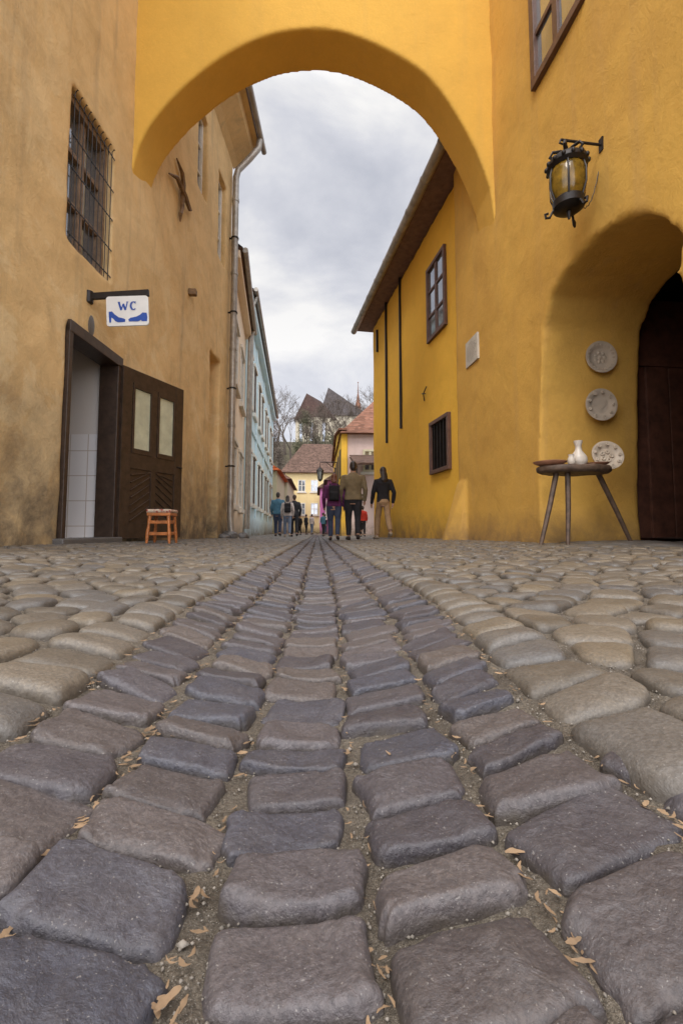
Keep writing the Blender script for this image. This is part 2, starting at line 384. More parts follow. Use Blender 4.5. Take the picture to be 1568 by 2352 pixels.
for (x,y) in seeds:
    nb=[(co.x-x,co.y-y) for co,i,dd in kd.find_n((x,y,0),11) if dd>1e-5]
    N,R=(40,10) if y<1.6 else (24,7) if y<3.5 else (14,5) if y<8 else (9,3)
    gap=U(.003,.008); ox=[];oy=[]; seed=random.random()*100; mx=U(.085,.12)
    for j in range(N):
        t=2*math.pi*j/N; c,s_=math.cos(t),math.sin(t); acc=(1/mx)**9 if y<10 else (1/.17)**9
        for dx,dy in nb:
            q=c*dx+s_*dy
            if q>1e-4: acc+=(q/((dx*dx+dy*dy)/2*(1-gap*2/math.hypot(dx,dy))))**9
        e=abs(x-gcx(y))-gedge(y); q=-c*math.copysign(1,x)
        if q>0: acc+=(q/e)**9
        r=acc**(-1/9)*(1+.06*noise.noise(Vector((c*1.5,s_*1.5,seed))))
        ox.append(c*r);oy.append(s_*r)
    S.stone(x,y,ox,oy,U(.014,.022),U(3.5,7.0),R,U(-.08,.08),U(-.09,.07),.003 if y<5 else 0,seed,0,0,.9)
finish(S,'street_cobbles',M_cob)
mb=MB()
for i in range(9000):
    y=.2+1.9*random.random()**1.4; x=U(-.8,.8)*max(.35,min(1,y)); r=U(.0007,.0020) if random.random()<.975 else U(.0022,.0045)
    z=G(x,y)+r*.1+.001
    k=[U(.6,1.25) for _ in range(6)]
    vs=[(x+r*a*k[i_],y+r*b*k[i_],z+r*c*.7) for i_,(a,b,c) in enumerate([(1,0,0),(0,1,0),(-1,0,0),(0,-1,0),(0,0,1),(0,0,-1)])]
    mb.add(vs,[(0,1,4),(1,2,4),(2,3,4),(3,0,4),(1,0,5),(2,1,5),(3,2,5),(0,3,5)])
o=part(None,'gravel',mb,M_grit,True,sharp=0); o["kind"]="stuff"; o["label"]="small grit lying in the joints between paving stones"; o["category"]="gravel"
mb=MB()
for i in range(1400):
    y=.24+3.4*random.random()**1.5; c=random.choice([-2.5,-1.5,-1.5,-.5,.5,1.5,2.5]); x=c*pitch(y)+U(-.008,.008)+gcx(y)
    if random.random()<.12: x=U(-1.4,1.4)
    l=U(.002,.0060)*(1 if random.random()<.94 else 1.8); w=l*U(.14,.42); a=U(0,6.28); z=G(x,y)+U(.002,.007); cu=U(.1,.6)*l; tl=U(-.5,.5); hook=U(-.8,.8)
    vs=[]
    for k in range(7):
        t=k/6; ww=w*math.sin(math.pi*(t*.82+.1))*U(.6,1.15); xx=(t-.5)*2*l
        for sgn in (-1,1):
            lx=xx;ly=sgn*ww+hook*l*(t-.5)**2*2; lz=cu*(t-.5)**2*2+abs(sgn*ww)*.5+tl*sgn*ww
            vs.append((x+lx*math.cos(a)-ly*math.sin(a),y+lx*math.sin(a)+ly*math.cos(a),z+lz))
    mb.add(vs,[(2*k,2*k+1,2*k+3,2*k+2) for k in range(6)],random.choice([0,0,1]))
o=part(None,'dry_leaves',mb,[M_dry,M_straw],True,fix=False,sharp=0); o["kind"]="stuff"; o["label"]="dry tan leaf scraps caught in the cobble joints"; o["category"]="leaves"
mb=MB(); mb.add([(-900,-300,-.35),(900,-300,-.35),(900,1500,-.35),(-900,1500,-.35)],[(0,1,2,3)]); structure('ground',mb,M_far)
def HZ(x,y): return -.4+24.0*sm(60,122,y)*(.55+.45*sm(-75,-12,x))*(1-.75*sm(35,150,x))*(1-.8*sm(180,320,y))+noise.noise(Vector((x*.06,y*.06,0)))*1.6*sm(62,80,y)
mb=MB(); n=70
for j in range(n):
    for i in range(n):
        x=-160+330*i/(n-1); y=58+280*j/(n-1); mb.v.append((x,y,HZ(x,y)))
mb.f=[(j*n+i,j*n+i+1,(j+1)*n+i+1,(j+1)*n+i) for j in range(n-1) for i in range(n-1)]; mb.m=[0]*len(mb.f)
structure('hill',mb,M_hill,True)
# ------------------------------------------------------------------ generic parts
def window(parent,pl,Y0,Y1,z0,z1,fm,gm,fw=.06,nv=1,nh=1,proud=.05,back=.0,mw=.035,name='window'):
    w=bpy.data.objects.new(name,None); w.parent=parent; COL.objects.link(w)
    m=MB(); pl.hexa(m,Y0,Y1,z0,z0+fw,back,proud); pl.hexa(m,Y0,Y1,z1-fw,z1,back,proud)
    pl.hexa(m,Y0,Y0+fw,z0+fw,z1-fw,back,proud-.001); pl.hexa(m,Y1-fw,Y1,z0+fw,z1-fw,back,proud-.001)
    pp=back+(proud-back)*.7
    for i in range(1,nv+1):
        yy=Y0+(Y1-Y0)*i/(nv+1); k=mw*(1.5 if nv==1 else 1); pl.hexa(m,yy-k/2,yy+k/2,z0+fw,z1-fw,back,pp)
    for i in range(1,nh+1):
        zz=z0+(z1-z0)*i/(nh+1); pl.hexa(m,Y0+fw,Y1-fw,zz-mw/2,zz+mw/2,back,pp-.002)
    part(w,'frame',m,fm,bevel=.005)
    g=MB(); pl.hexa(g,Y0+fw*.5,Y1-fw*.5,z0+fw*.5,z1-fw*.5,back,back+(proud-back)*.3); part(w,'pane',g,gm)
    return w
# ------------------------------------------------------------------ LEFT HOUSE
h=thing('beige_house',"weathered beige plaster house with barred window and toilet doorway","house",L1.P(6,0))
ZR=9.65
blk=MB(); L1.hexa(blk,1.0,10.6,-.4,ZR,-2.6,0)
wY0,_=L1.hit(160,400); wY1,_=L1.hit(257,500); _,za_=L1.hit(172,198); _,zb_=L1.hit(150,545); _,zc_=L1.hit(270,357); _,zd_=L1.hit(246,640)
wz0=(zb_+zd_)/2; wz1=(za_+zc_)/2
dY0,_=L1.hit(145,1000); dY1,_=L1.hit(270,1000); dz1=2.30; dz0=G(-2.4,5)+.02
cut=[]
c=MB(); L1.hexa(c,wY0,wY1,wz0,wz1,-.26,.2); cut.append(c)
c=MB(); L1.hexa(c,dY0,dY1,dz0,dz1,-.3,.2); cut.append(c)
c=MB(); L1.hexa(c,3.6,dY1+.02,dz0,2.55,-2.3,-.18); cut.append(c)
nY0,_=L1.hit(480,1000); nY1,_=L1.hit(503,1000)
c=MB(); L1.hexa(c,nY0,nY1,-.1,3.9,-.28,.2); cut.append(c)
uw=[]
for (x0,x1,yt,yb) in [(459,480,258,455),(504,521,412,608)]:
    a,zt=L1.hit(x0,yt); b,_=L1.hit(x1,yt); _,zb=L1.hit((x0+x1)/2,yb); _,zt=L1.hit((x0+x1)/2,yt); uw.append((a,b,zb,zt))
    c=MB(); L1.hexa(c,a,b,zb,zt,-.2,.2); cut.append(c)
part(h,'wall',fuse(blk,.03,1,.03,.5,cut),M_left,True,sharp=0)
for a,b,z0,z1 in uw: window(h,L1,a,b,z0,z1,M_trim,M_glass,.06,1,2,-.1,-.17)
w=window(h,L1,wY0-.01,wY1+.01,wz0-.01,wz1+.01,M_wwin,M_glass,.08,1,2,-.08,-.22,.055)
g=MB()
for i in range(10):
    yy=wY0+.04+(wY1-wY0-.08)*i/9
    g.tube([L1.P(yy,wz0+.0,.0),L1.P(yy,wz1-.12,.0),L1.P(yy,wz1-.06,.0),L1.P(yy-.01,wz1-.035,.03),L1.P(yy-.025,wz1-.06,.045)],.0048,6)
for zz in (wz0+.06,wz0+.38,wz0+.75,wz0+1.1,wz1-.12): g.beam(L1.P(wY0-.01,zz,.008),L1.P(wY1+.01,zz,.008),.006,.014)
part(w,'window_grille',g,M_black,True)
m=MB(); L1.hexa(m,dY0-.0,dY0+.06,dz0,dz1,-.2,.03); L1.hexa(m,dY1-.075,dY1+.02,dz0,dz1,-.2,.03); L1.hexa(m,dY0,dY1+.02,dz1-.08,dz1+.04,-.199,.035)
part(h,'door_frame',m,M_wood,bevel=.006)
m=MB(); P=L1.P
def quad(m,a,b,c,d,k=0): m.add([a,b,c,d],[(0,1,2,3)],k)
Ya,Yb=3.65,dY1-.02
quad(m,P(Yb,dz0,-.21),P(Yb,dz0,-2.2),P(Yb,2.5,-2.2),P(Yb,2.5,-.21)); quad(m,P(Ya,dz0,-2.2),P(Yb,dz0,-2.2),P(Yb,2.5,-2.2),P(Ya,2.5,-2.2)); quad(m,P(Ya,2.5,-.21),P(Yb,2.5,-.21),P(Yb,2.5,-2.2),P(Ya,2.5,-2.2)); quad(m,P(Ya,dz0+.03,-.21),P(Yb,dz0+.03,-.21),P(Yb,dz0+.03,-2.2),P(Ya,dz0+.03,-2.2)); quad(m,P(Ya,dz0,-.21),P(Ya,dz0,-2.2),P(Ya,2.5,-2.2),P(Ya,2.5,-.21))
part(h,'tiled_room',m,M_tile,fix=False,label="white tiled lavatory room inside doorway")
m=MB(); L1.hexa(m,dY0-.08,dY1+.02,dz0-.12,dz0+.05,-.2,.10); part(h,'doorstep',m,M_cob,bevel=.015)
A=P(dY1-.01,0,.04); B=Vector((-1.93,6.5,0)); zb=dz0+.03; zt=dz1-.05
dirL=(B-A); Lw=dirL.length; dirL.normalize(); nL=Vector((dirL.y,-dirL.x,0))
if nL.y>0: nL=-nL
def LP(u,z,d): return A+dirL*(u*Lw)+Vector((0,0,zb+(zt-zb)*z))+nL*d
def Lbox(m,u0,u1,z0,z1,d0,d1,k=0): m.hexa([LP(u0,z0,d0),LP(u1,z0,d0),LP(u1,z0,d1),LP(u0,z0,d1),LP(u0,z1,d0),LP(u1,z1,d0),LP(u1,z1,d1),LP(u0,z1,d1)],k)
dleaf=bpy.data.objects.new('door',None); dleaf.parent=h; COL.objects.link(dleaf); dleaf["label"]="dark wooden door standing open with two frosted panes"
m=MB()
Lbox(m,0,.14,0,1,-.02,.02);Lbox(m,.86,1,0,1,-.02,.02);Lbox(m,.14,.86,.92,1,-.019,.019);Lbox(m,.14,.86,0,.09,-.019,.019);Lbox(m,.14,.86,.41,.50,-.019,.019);Lbox(m,.46,.54,.09,.92,-.018,.018)
Lbox(m,.14,.86,.09,.41,-.01,.006)
for u0,u1 in ((.15,.455),(.545,.85)):
    Lbox(m,u0,u1,.50,.53,.006,.026);Lbox(m,u0,u1,.89,.92,.006,.026);Lbox(m,u0,u0+.03,.53,.89,.006,.026);Lbox(m,u1-.03,u1,.53,.89,.006,.026)
for k in range(7):
    z=.10+.045*k
    m.beam(LP(.16,z,.012),LP(.45,min(.40,z+.09) if k<5 else .40,.012),.014,.02,nL); m.beam(LP(.84,z,.012),LP(.55,min(.40,z+.09) if k<5 else .40,.012),.014,.02,nL)
part(dleaf,'door_leaf',m,M_wood,bevel=.003)
m=MB(); Lbox(m,.17,.44,.52,.90,-.004,.004);Lbox(m,.56,.83,.52,.90,-.004,.004); part(dleaf,'pane',m,M_frost)
m=MB(); m.tube([LP(.95,.46,.02),LP(.95,.46,.06),LP(.86,.46,.065)],.01,8); part(dleaf,'handle',m,M_black,True)
m=MB(); zr=ZR
m.add([P(1,zr,.66),P(10.75,zr,.66),P(10.75,zr+2.6,-2.6),P(1,zr+2.6,-2.6),P(1,zr-.06,.66),P(10.75,zr-.06,.66),P(10.75,zr+2.5,-2.6),P(1,zr+2.5,-2.6)],[(0,1,2,3),(7,6,5,4),(0,4,5,1),(1,5,6,2),(2,6,7,3),(3,7,4,0)])
part(h,'roof',m,M_roof)
m=MB(); L1.hexa(m,1,10.72,zr-.12,zr-.065,-.02,.62)
pc=[(0,-.62),(.12,-.5),(.3,-.36),(.46,-.24),(.5,-.122),(0,-.122)]; k=len(pc)
m.add([P(1,zr+z,d) for d,z in pc]+[P(10.64,zr+z,d) for d,z in pc],[tuple(range(k)),tuple(range(k,2*k))[::-1]]+[(i,(i+1)%k,k+(i+1)%k,k+i) for i in range(k)])
part(h,'cornice',m,M_corn)
m=MB(); m.tube([P(1,zr-.03,.71),P(10.8,zr-.05,.71)],.065,10); part(h,'rain_gutter',m,M_zinc,True)
m=MB(); cy_,cz_=L1.hit(412,448)
m.tube([P(cy_-.22,cz_+.45,.03),P(cy_-.02,cz_+.36,.05),P(cy_+.05,cz_+.2,.05),P(cy_,cz_,.06),P(cy_+.02,cz_-.2,.05),P(cy_-.05,cz_-.36,.05),P(cy_+.0,cz_-.46,.03)],[.012,.035,.04,.045,.035,.035,.012],6)
m.tube([P(cy_-.50,cz_-.04,.03),P(cy_-.28,cz_+.07,.07),P(cy_,cz_,.09),P(cy_+.3,cz_-.03,.07),P(cy_+.5,cz_+.10,.03)],[.012,.035,.045,.035,.012],6); part(h,'wall_anchor',m,M_rust,True)
m=MB(); yy,zz=L1.hit(435,672); m.box(P(yy,zz,.06),(.14,.11,.11)); part(h,'beam_end',m,M_rust,bevel=.02)
m=MB(); yy,zz=L1.hit(211,748); m.ell(P(yy,zz,-.01),(.025,.075,.13)); part(h,'exposed_stone',m,M_cob,True)
d=thing('downpipe',"long dented zinc rainwater pipe fixed to beige house corner","pipe",P(10.4,0))
py0=10.38
m=MB(); m.tube([P(py0,zr-.1,.68),P(py0,zr-.3,.66),P(py0,zr-.55,.46),P(py0,zr-.85,.18),P(py0,zr-1.05,.13),P(py0,5,.13),P(py0,.55,.13),P(py0,.2,.16),P(py0-.02,.02,.3)],.075,12)
for z in (8,6.2,4.4,2.6,1.2): m.tube([P(py0,z,.13),P(py0,z+.07,.13)],.086,12)
part(d,'pipe',m,M_zinc,True)
for z in (7.1,5.3,3.5,1.7):
    m=MB(); m.beam(P(py0,z,-.0),P(py0,z,.12),.03,.03); m.tube([P(py0,z-.015,.13),P(py0,z+.015,.13)],.09,12)
    part(d,'pipe_bracket',m,M_black,True)
# WC sign
by,bz=L1.hit(205,682); s=thing('toilet_sign',"white enamel WC sign with blue shoes hanging from black bracket","sign",P(by,bz))
xw=P(by,bz).x; xe=atY(343,673,by).x; ze_=atY(343,673,by).z
m=MB(); m.beam((xw-.02,by,bz),(xe,by,ze_),.03,.075); m.tube([(xw,by,bz-.07),(xw,by,bz+.06)],.045,10)
part(s,'bracket',m,M_black,bevel=.006)
sx0=atY(248,700,by).x; sx1=atY(344,700,by).x; sz1=atY(300,683,by).z; sz0=atY(300,751,by).z; cxs=(sx0+sx1)/2; czs=(sz0+sz1)/2; sw=(sx1-sx0)/2; sh=(sz1-sz0)/2
Rr=Matrix.Rotation(rad(-3.5),4,'Y'); tilt=Matrix.Translation((cxs,by,czs))@Rr@Matrix.Translation((-cxs,-by,-czs))
m=MB(); pts=[]
for cx,cz,a0 in ((sw-.03,sh-.03,0),(-sw+.03,sh-.03,90),(-sw+.03,-sh+.03,180),(sw-.03,-sh+.03,270)):
    for k in range(5): a=rad(a0+22.5*k); pts.append((cxs+cx+.03*math.cos(a),czs+cz+.03*math.sin(a)))
n=len(pts); m.add([(x,by-.008,z) for x,z in pts]+[(x,by+.008,z) for x,z in pts],[tuple(range(n)),tuple(range(n,2*n))[::-1]]+[(i,(i+1)%n,n+(i+1)%n,n+i) for i in range(n)])
part(s,'sign_board',m.xf(Matrix.Translation((0,-.02,0))@tilt),M_signw,bevel=.002)
m=MB()
def sp(u,v,e=0): return (cxs+u*sw,by-.0105-e,czs+v*sh)
def stroke(a,b,w,e=0):
    a=Vector((a[0]*sw*.92,(a[1]*.92-.08)*sh));b=Vector((b[0]*sw*.92,(b[1]*.92-.08)*sh)); d=(b-a).normalized(); q=Vector((-d.y,d.x))*w/2
    m.add([(cxs+p.x,by-.0105-e,czs+p.y) for p in (a-q,b-q,b+q,a+q)],[(0,1,2,3)])
for k,(a,b,w) in enumerate([((-.42,.72),(-.31,.14),.020),((-.31,.14),(-.2,.6),.012),((-.2,.6),(-.09,.14),.020),((-.09,.14),(.02,.72),.012),((-.48,.73),(-.36,.73),.006),((-.04,.73),(.08,.73),.006)]): stroke(a,b,w,k*.0002)
pa=None
for k in range(13):
    a=rad(45+270*k/12); p=(.33+.14*math.cos(a),.43+.29*math.sin(a)); 
    if pa: stroke(pa,p,.019 if 3<k<10 else .012,.001+k*.0002)
    pa=p
stroke((.435,.76),(.435,.56),.006,.004)
hs=[(-.88,.05),(-.72,.06),(-.6,-.14),(-.42,-.34),(-.2,-.42),(-.10,-.5),(-.12,-.66),(-.45,-.68),(-.58,-.6),(-.68,-.42),(-.76,-.34),(-.78,-.68),(-.86,-.68),(-.88,-.3)]
m.add([sp(u,v-.08) for u,v in hs],[tuple(range(len(hs)))])
ms=[(.92,-.10),(.72,-.07),(.6,-.22),(.4,-.34),(.14,-.4),(.04,-.5),(.06,-.64),(.5,-.66),(.64,-.57),(.68,-.66),(.92,-.66),(.95,-.4)]
m.add([sp(u,v-.08) for u,v in ms],[tuple(range(len(ms)))])
part(s,'sign_lettering',m.xf(Matrix.Translation((0,-.02,0))@tilt),M_signb,fix=False)
# stool
sX=atY(373,1200,5.35).x; sY=5.35; g0=G(sX,sY)+.012; s=thing('stool',"small orange varnished wooden stool with patterned fabric seat","stool",(sX,sY,g0))
m=MB()
for a,b in ((-1,-1),(1,-1),(1,1),(-1,1)): 
    m.tube([(sX+a*.125,sY+b*.125,g0),(sX+a*.120,sY+b*.120,g0+.1),(sX+a*.112,sY+b*.112,g0+.2),(sX+a*.102,sY+b*.102,g0+.33)],[.013,.021,.016,.022],10); 
    part(s,'leg',m,M_orange,True); m=MB()
for z in (.11,.24):
    for a in (-1,1): m.beam((sX-.11,sY+a*.11,g0+z),(sX+.11,sY+a*.11,g0+z),.02,.035); m.beam((sX+a*.11,sY-.11,g0+z+.004),(sX+a*.11,sY+.11,g0+z+.004),.02,.035)
m.box((sX,sY,g0+.33),(.26,.26,.035)); part(s,'stretcher',m,M_orange,bevel=.004)
M_fab,nt,b=newmat('floral_fabric'); v=nd(nt,'ShaderNodeTexVoronoi'); v.inputs['Scale'].default_value=28; nt.links.new(nd(nt,'ShaderNodeTexCoord').outputs['Object'],v.inputs[0]); nt.links.new(rmp(nt,v.outputs['Distance'],[(.25,(.30,.05,.04)),(.5,(.5,.4,.3))]),b.inputs['Base Color']); b.inputs['Roughness'].default_value=.95
m=MB(); m.box((sX,sY,g0+.365),(.28,.28,.045)); part(s,'seat',fuse(m,.012,4),M_fab,True,sharp=0)
# ------------------------------------------------------------------ RIGHT HOUSE WITH PORTAL
h=thing('yellow_gate_house',"shade-coloured yellow plaster house with deep arched portal at street corner","house",R1.P(6,0))
blk=MB(); R1.hexa(blk,1.0,7.2,-.4,9.2,-1.15,0)
jE=R1.hit(1241,900)[0]
prof=[(jE,-.6)]+[R1.hit(x,y) for x,y in [(1239,1150),(1241,900),(1246,750),(1262,682),(1290,632),(1322,590),(1360,548),(1400,519),(1440,498),(1480,490),(1520,500),(1560,540)]]+[(2.95,2.05),(2.85,1.6),(2.8,-.6)]
c=MB(); n=len(prof)
c.add([R1.P(y,z,.3) for y,z in prof]+[R1.P(y,z,-1.4) for y,z in prof],[tuple(range(n)),tuple(range(n,2*n))[::-1]]+[(i,(i+1)%n,n+(i+1)%n,n+i) for i in range(n)])
ex=MB(); p=[R1.P(6.85,-.3,-.05),R1.P(7.22,-.3,-.05),R1.P(7.22,-.3,.40),R1.P(6.85,-.3,.16),R1.P(6.85,1.0,-.05),R1.P(7.22,1.0,-.05),R1.P(7.22,1.0,.03),R1.P(6.85,1.0,.02)]; ex.hexa(p)
uy1,uz=R1.hit(1227,212); uy0,_=R1.hit(1345,0)
cutw=MB(); R1.hexa(cutw,uy0+.03,uy1-.04,uz+.05,6.9,-.16,.2)
part(h,'wall',fuse(blk,.032,3,.035,.9,[c,cutw],ex),M_yelsh,True,sharp=0)
w=window(h,R1,uy0,uy1,uz,6.95,M_brown,M_glass,.09,1,2,.05,-.02,.06)
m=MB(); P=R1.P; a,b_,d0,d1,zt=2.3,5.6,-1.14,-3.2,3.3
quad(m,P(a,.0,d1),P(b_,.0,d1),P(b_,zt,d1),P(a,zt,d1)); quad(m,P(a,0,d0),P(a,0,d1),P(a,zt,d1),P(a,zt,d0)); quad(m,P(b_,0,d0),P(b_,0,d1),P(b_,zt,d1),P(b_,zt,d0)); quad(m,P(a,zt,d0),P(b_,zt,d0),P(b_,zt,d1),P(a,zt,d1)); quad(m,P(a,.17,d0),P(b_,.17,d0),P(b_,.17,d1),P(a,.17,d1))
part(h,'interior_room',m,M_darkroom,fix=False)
m=MB(); R1.hexa(m,jE+.10,jE+.16,.1,2.9,-2.4,-1.16)
for k in range(3): R1.hexa(m,jE+.07,jE+.10,.15,2.1,-1.3-.28*k-.265,-1.3-.28*k)
R1.hexa(m,jE+.05,jE+.10,2.1,2.2,-2.2,-1.16)
part(h,'door',m,M_doorb,bevel=.004)
m=MB(); R1.hexa(m,2.9,jE+.02,.0,.14,-1.12,-.15); part(h,'doorstep',fuse(m,.03,2,.05,.2),M_cob,True,sharp=0)
s=thing('memorial_plaque',"small white inscribed plaque on shade-coloured yellow wall","plaque",P(6.8,2.8))
y0,z1=R1.hit(1098,762); y1,_=R1.hit(1071,790); _,z0=R1.hit(1085,836)
m=MB(); R1.hexa(m,y0,y1,z0,z1,-.01,.022); part(s,'slab',m,M_plq,bevel=.004)
m=MB()
for k in range(10):
    zz=z1-.06-(z1-z0-.10)*k/10; yy=y1-.05-(.08 if k in (0,9) else U(0,.02))
    while yy>y0+.09+(.08 if k in (0,9) else 0):
        l=U(.015,.05); R1.hexa(m,yy-l,yy,zz-.007,zz,.0225,.0235); yy-=l+.018
part(s,'lettering',m,M_ink)
# lantern
lY,lz=R1.hit(1380,333); wx=P(lY,lz).x; lx=atY(1302,400,lY).x
s=thing('wall_lantern',"black wrought iron lantern with amber glass on wall bracket","lantern",(wx,lY,lz))
m=MB(); m.tube([(wx+.03,lY,lz+.0),(wx-.02,lY,lz),(lx-.05,lY,lz+.03)],.011,8); m.box((wx-.0,lY,lz),(.02,.05,.12)); m.tube([(lx-.05,lY,lz+.03),(lx-.06,lY,lz+.0),(lx-.03,lY,lz-.01)],.009,6)
m.tube([(lx,lY,lz+.03),(lx,lY,lz-.05)],.007,6)
yy2,zz2=R1.hit(1374,392); zc=atY(1300,480,lY).z; ch=[(P(yy2,zz2).x,yy2,zz2)]
for k in range(1,12):
    t=k/12; ch.append((wx+(lx+.12-wx)*t, yy2+(lY-yy2)*t, zz2+(zc-zz2)*t-.10*math.sin(math.pi*t)+.012*(k%2)))
m.tube(ch,.004,5); part(s,'bracket',m,M_black,True)
zt_=atY(1302,376,lY).z; zb_=atY(1302,470,lY).z
m=MB(); 
m.lathe([(.04,zt_+.085),(.09,zt_+.07),(.13,zt_+.035),(.155,zt_+.012),(.165,zt_),(.165,zt_-.035),(.14,zt_-.06)],(lx,lY,0),n=28)
m.lathe([(.112,zb_+.045),(.128,zb_+.03),(.125,zb_-.03),(.10,zb_-.05),(.05,zb_-.065)],(lx,lY,0),n=28)
for k in range(14):
    a=2*math.pi*k/14; m.ell((lx+.165*math.cos(a),lY+.165*math.sin(a),zt_-.015),(.018,.018,.022),8,5)
for k in range(6):
    a=2*math.pi*k/6+.05; c_,s_=math.cos(a),math.sin(a)
    m.tube([(lx+c_*r,lY+s_*r,z) for r,z in ((.135,zt_-.04),(.158,zt_-.13),(.155,zb_+.12),(.12,zb_+.02))],.008,6)
for k in range(5):
    a=2*math.pi*k/5+.3; c_,s_=math.cos(a),math.sin(a)
    m.tube([(lx+c_*r,lY+s_*r,z) for r,z in ((.09,zt_+.05),(.135,zt_+.085),(.11,zt_+.125),(.05,zt_+.12),(.01,zt_+.11))],.013,6)
for k in range(3):
    a=2*math.pi*k/3+2.9; c_,s_=math.cos(a),math.sin(a)
    m.tube([(lx+c_*r,lY+s_*r,z) for r,z in ((.10,zb_-.02),(.13,zb_-.05),(.155,zb_-.10),(.185,zb_-.10),(.19,zb_-.065),(.165,zb_-.06))],.011,6)
m.tube([(lx,lY,zb_-.05),(lx,lY,zb_-.13)],[.025,.010],8); m.tube([(lx,lY,zt_+.08),(lx,lY,lz-.03)],.012,8)
part(s,'frame',m,M_black,True)
m=MB(); m.lathe([(.13,zt_-.05),(.147,zt_-.1),(.150,(zt_+zb_)/2),(.138,zb_+.09),(.11,zb_+.03)],(lx,lY,0),n=18); part(s,'glass',m,M_amber,True)
# plates
def plate(c,r,ax,kind,label):
    t=thing('decorative_plate',label,'plate',c,"painted folk pottery plates"); c=Vector(c); ax=Vector(ax).normalized()
    rim=3 if kind else 0
    m=MB(); m.lathe([(.0,.004,0),(.26*r,.004,0),(.34*r,.005,0),(.48*r,.006,1),(.60*r,.010,0),(.66*r,.018,1),(.72*r,.021,rim),(.85*r,.034,1),(.93*r,.036,0),(r,.036,0),(r,.026,0),(.5*r,-.008,0)],c,ax,40)
    e=Vector((1,0,0)); e=(e-ax*e.dot(ax)).normalized(); g=ax.cross(e)
    if g.z<0: g=-g
    def q(u,v,h): return c+e*u*r+g*v*r+ax*h
    if kind==0:
        for i in range(20):
            a=2*math.pi*i/20; m.tube([q(math.cos(a)*.73,math.sin(a)*.73,.024),q(math.cos(a)*.85,math.sin(a)*.85,.034)],.009,5,1)
        for i in range(7):
            a=2*math.pi*i/7; m.ell(q(math.cos(a)*.31,math.sin(a)*.31,.006),(.020,.006,.020),8,5,1)
        m.ell(q(0,0,.005),(.024,.006,.024),8,5,1)
    else:
        for i in range(9):
            a=2*math.pi*i/9
            pts=[q(math.cos(a)*.78+.12*(1-j/9)*math.cos(j*.9+a),math.sin(a)*.78+.12*(1-j/9)*math.sin(j*.9+a),.035) for j in range(9)]; m.tube(pts,.0085,5,1 if i%2 else 2)
    if kind==1:
        ro=[(-.3,.05),(-.2,.18),(-.08,.05),(.05,.02),(.12,.16),(.1,.26),(.17,.33),(.24,.26),(.3,.22),(.23,.18),(.22,0),(.12,-.12),(.05,-.15),(.05,-.3),(.0,-.3),(-.02,-.14),(-.14,-.08),(-.2,.02),(-.32,-.06),(-.25,.02)]
        m.add([q(u*1.5,v*1.4,.0125) for u,v in ro],[tuple(range(len(ro)))],1)
    if kind==2:
        for i in range(5):
            a=2*math.pi*i/5; m.tube([q(.3*math.cos(a)+.1*math.cos(a+j*.8),.3*math.sin(a)+.1*math.sin(a+j*.8),.009) for j in range(9)],.010,5,1)
    part(t,'dish',m,[M_cer,M_cerb,M_cerg,M_cerr],True,sharp=50)
jY=jE-.02
for (x,y,r,k,l) in [(1376,822,39,0,"round cream plate with brown dotted rings on wall"),(1376,931,39,1,"round cream plate with rooster and green scrolls on wall")]:
    p=atY(x,y,jY); plate((p.x,jY,p.z),r/F_*jY,(0,-1,.0),k,l)
tY=4.2; tc=atY(1316,1085,tY); tx=tc.x; tz=atY(1316,1072,tY).z
s=thing('side_table',"old dark three-legged round table with rough splayed legs","table",(tx,tY,G(tx,tY)))
m=MB(); m.lathe([(.31,tz-.07),(.35,tz-.05),(.355,tz-.01),(.34,tz)],(tx,tY,0),n=40,ry=.62); me=fuse(m,.012,2,.016,.08); part(s,'tabletop',me,M_table,True,sharp=0)
for (x0,x1,yb,dy) in ((1278,1241,1252,-.06),(1303,1303,1254,-.12),(1372,1449,1240,.14)):
    a=atY(x0,1100,tY+dy*.5); b=atY(x1,yb,tY+dy); b.z=G(b.x,b.y)+.01; m=MB(); a.z=tz-.05; m.tube([a,(a+b)/2+Vector((.005,0,0)),b],[.026,.024,.019],7); part(s,'leg',m,M_table,True)
def deco(name,label,cat,c,prof,mats,axis=(0,0,1)):
    t=thing(name,label,cat,c); m=MB(); m.lathe(prof,c,axis,28); part(t,'body',m,mats,True,sharp=50); return t
jx=atY(1327,1040,tY-.05).x; jy=tY-.05
t=deco('ceramic_jug',"white pottery jug with brown bands standing on table","jug",(jx,jy,tz),[(.055,.0,2),(.074,.03,2),(.078,.05,0),(.072,.085,1),(.064,.10,0),(.032,.145,0),(.026,.175,1),(.027,.19,0),(.038,.225,1),(.040,.24,0),(.03,.24,0)],[M_jug,M_cerb,M_cero])
m=MB(); m.tube([(jx+.03,jy+.03,tz+.2),(jx+.055,jy+.05,tz+.19),(jx+.062,jy+.055,tz+.14),(jx+.045,jy+.04,tz+.09)],.009,8); part(t,'handle',m,M_jug,True)
deco('ceramic_cup',"small cream pottery pot standing beside jug","cup",(atY(1308,1050,tY-.14).x,tY-.16,tz),[(.025,0,0),(.036,.02,2),(.03,.055,1),(.022,.07,0),(.027,.09,0),(.02,.09,0)],[M_jug,M_cerb,M_cero])
px_=atY(1262,1066,tY-.02).x
deco('pottery_dish',"wide terracotta pottery dish lying on table","dish",(px_,tY-.02,tz),[(.07,.0,0),(.11,.012,0),(.148,.034,1),(.150,.042,1),(.13,.03,0)],[M_cero,M_cer])
deco('pottery_dish',"wide terracotta pottery dish lying on table","dish",(atY(1360,1066,tY).x,tY-.04,tz),[(.06,.0,0),(.09,.012,0),(.115,.022,1),(.118,.028,1),(.10,.02,0)],[M_cero,M_cer])
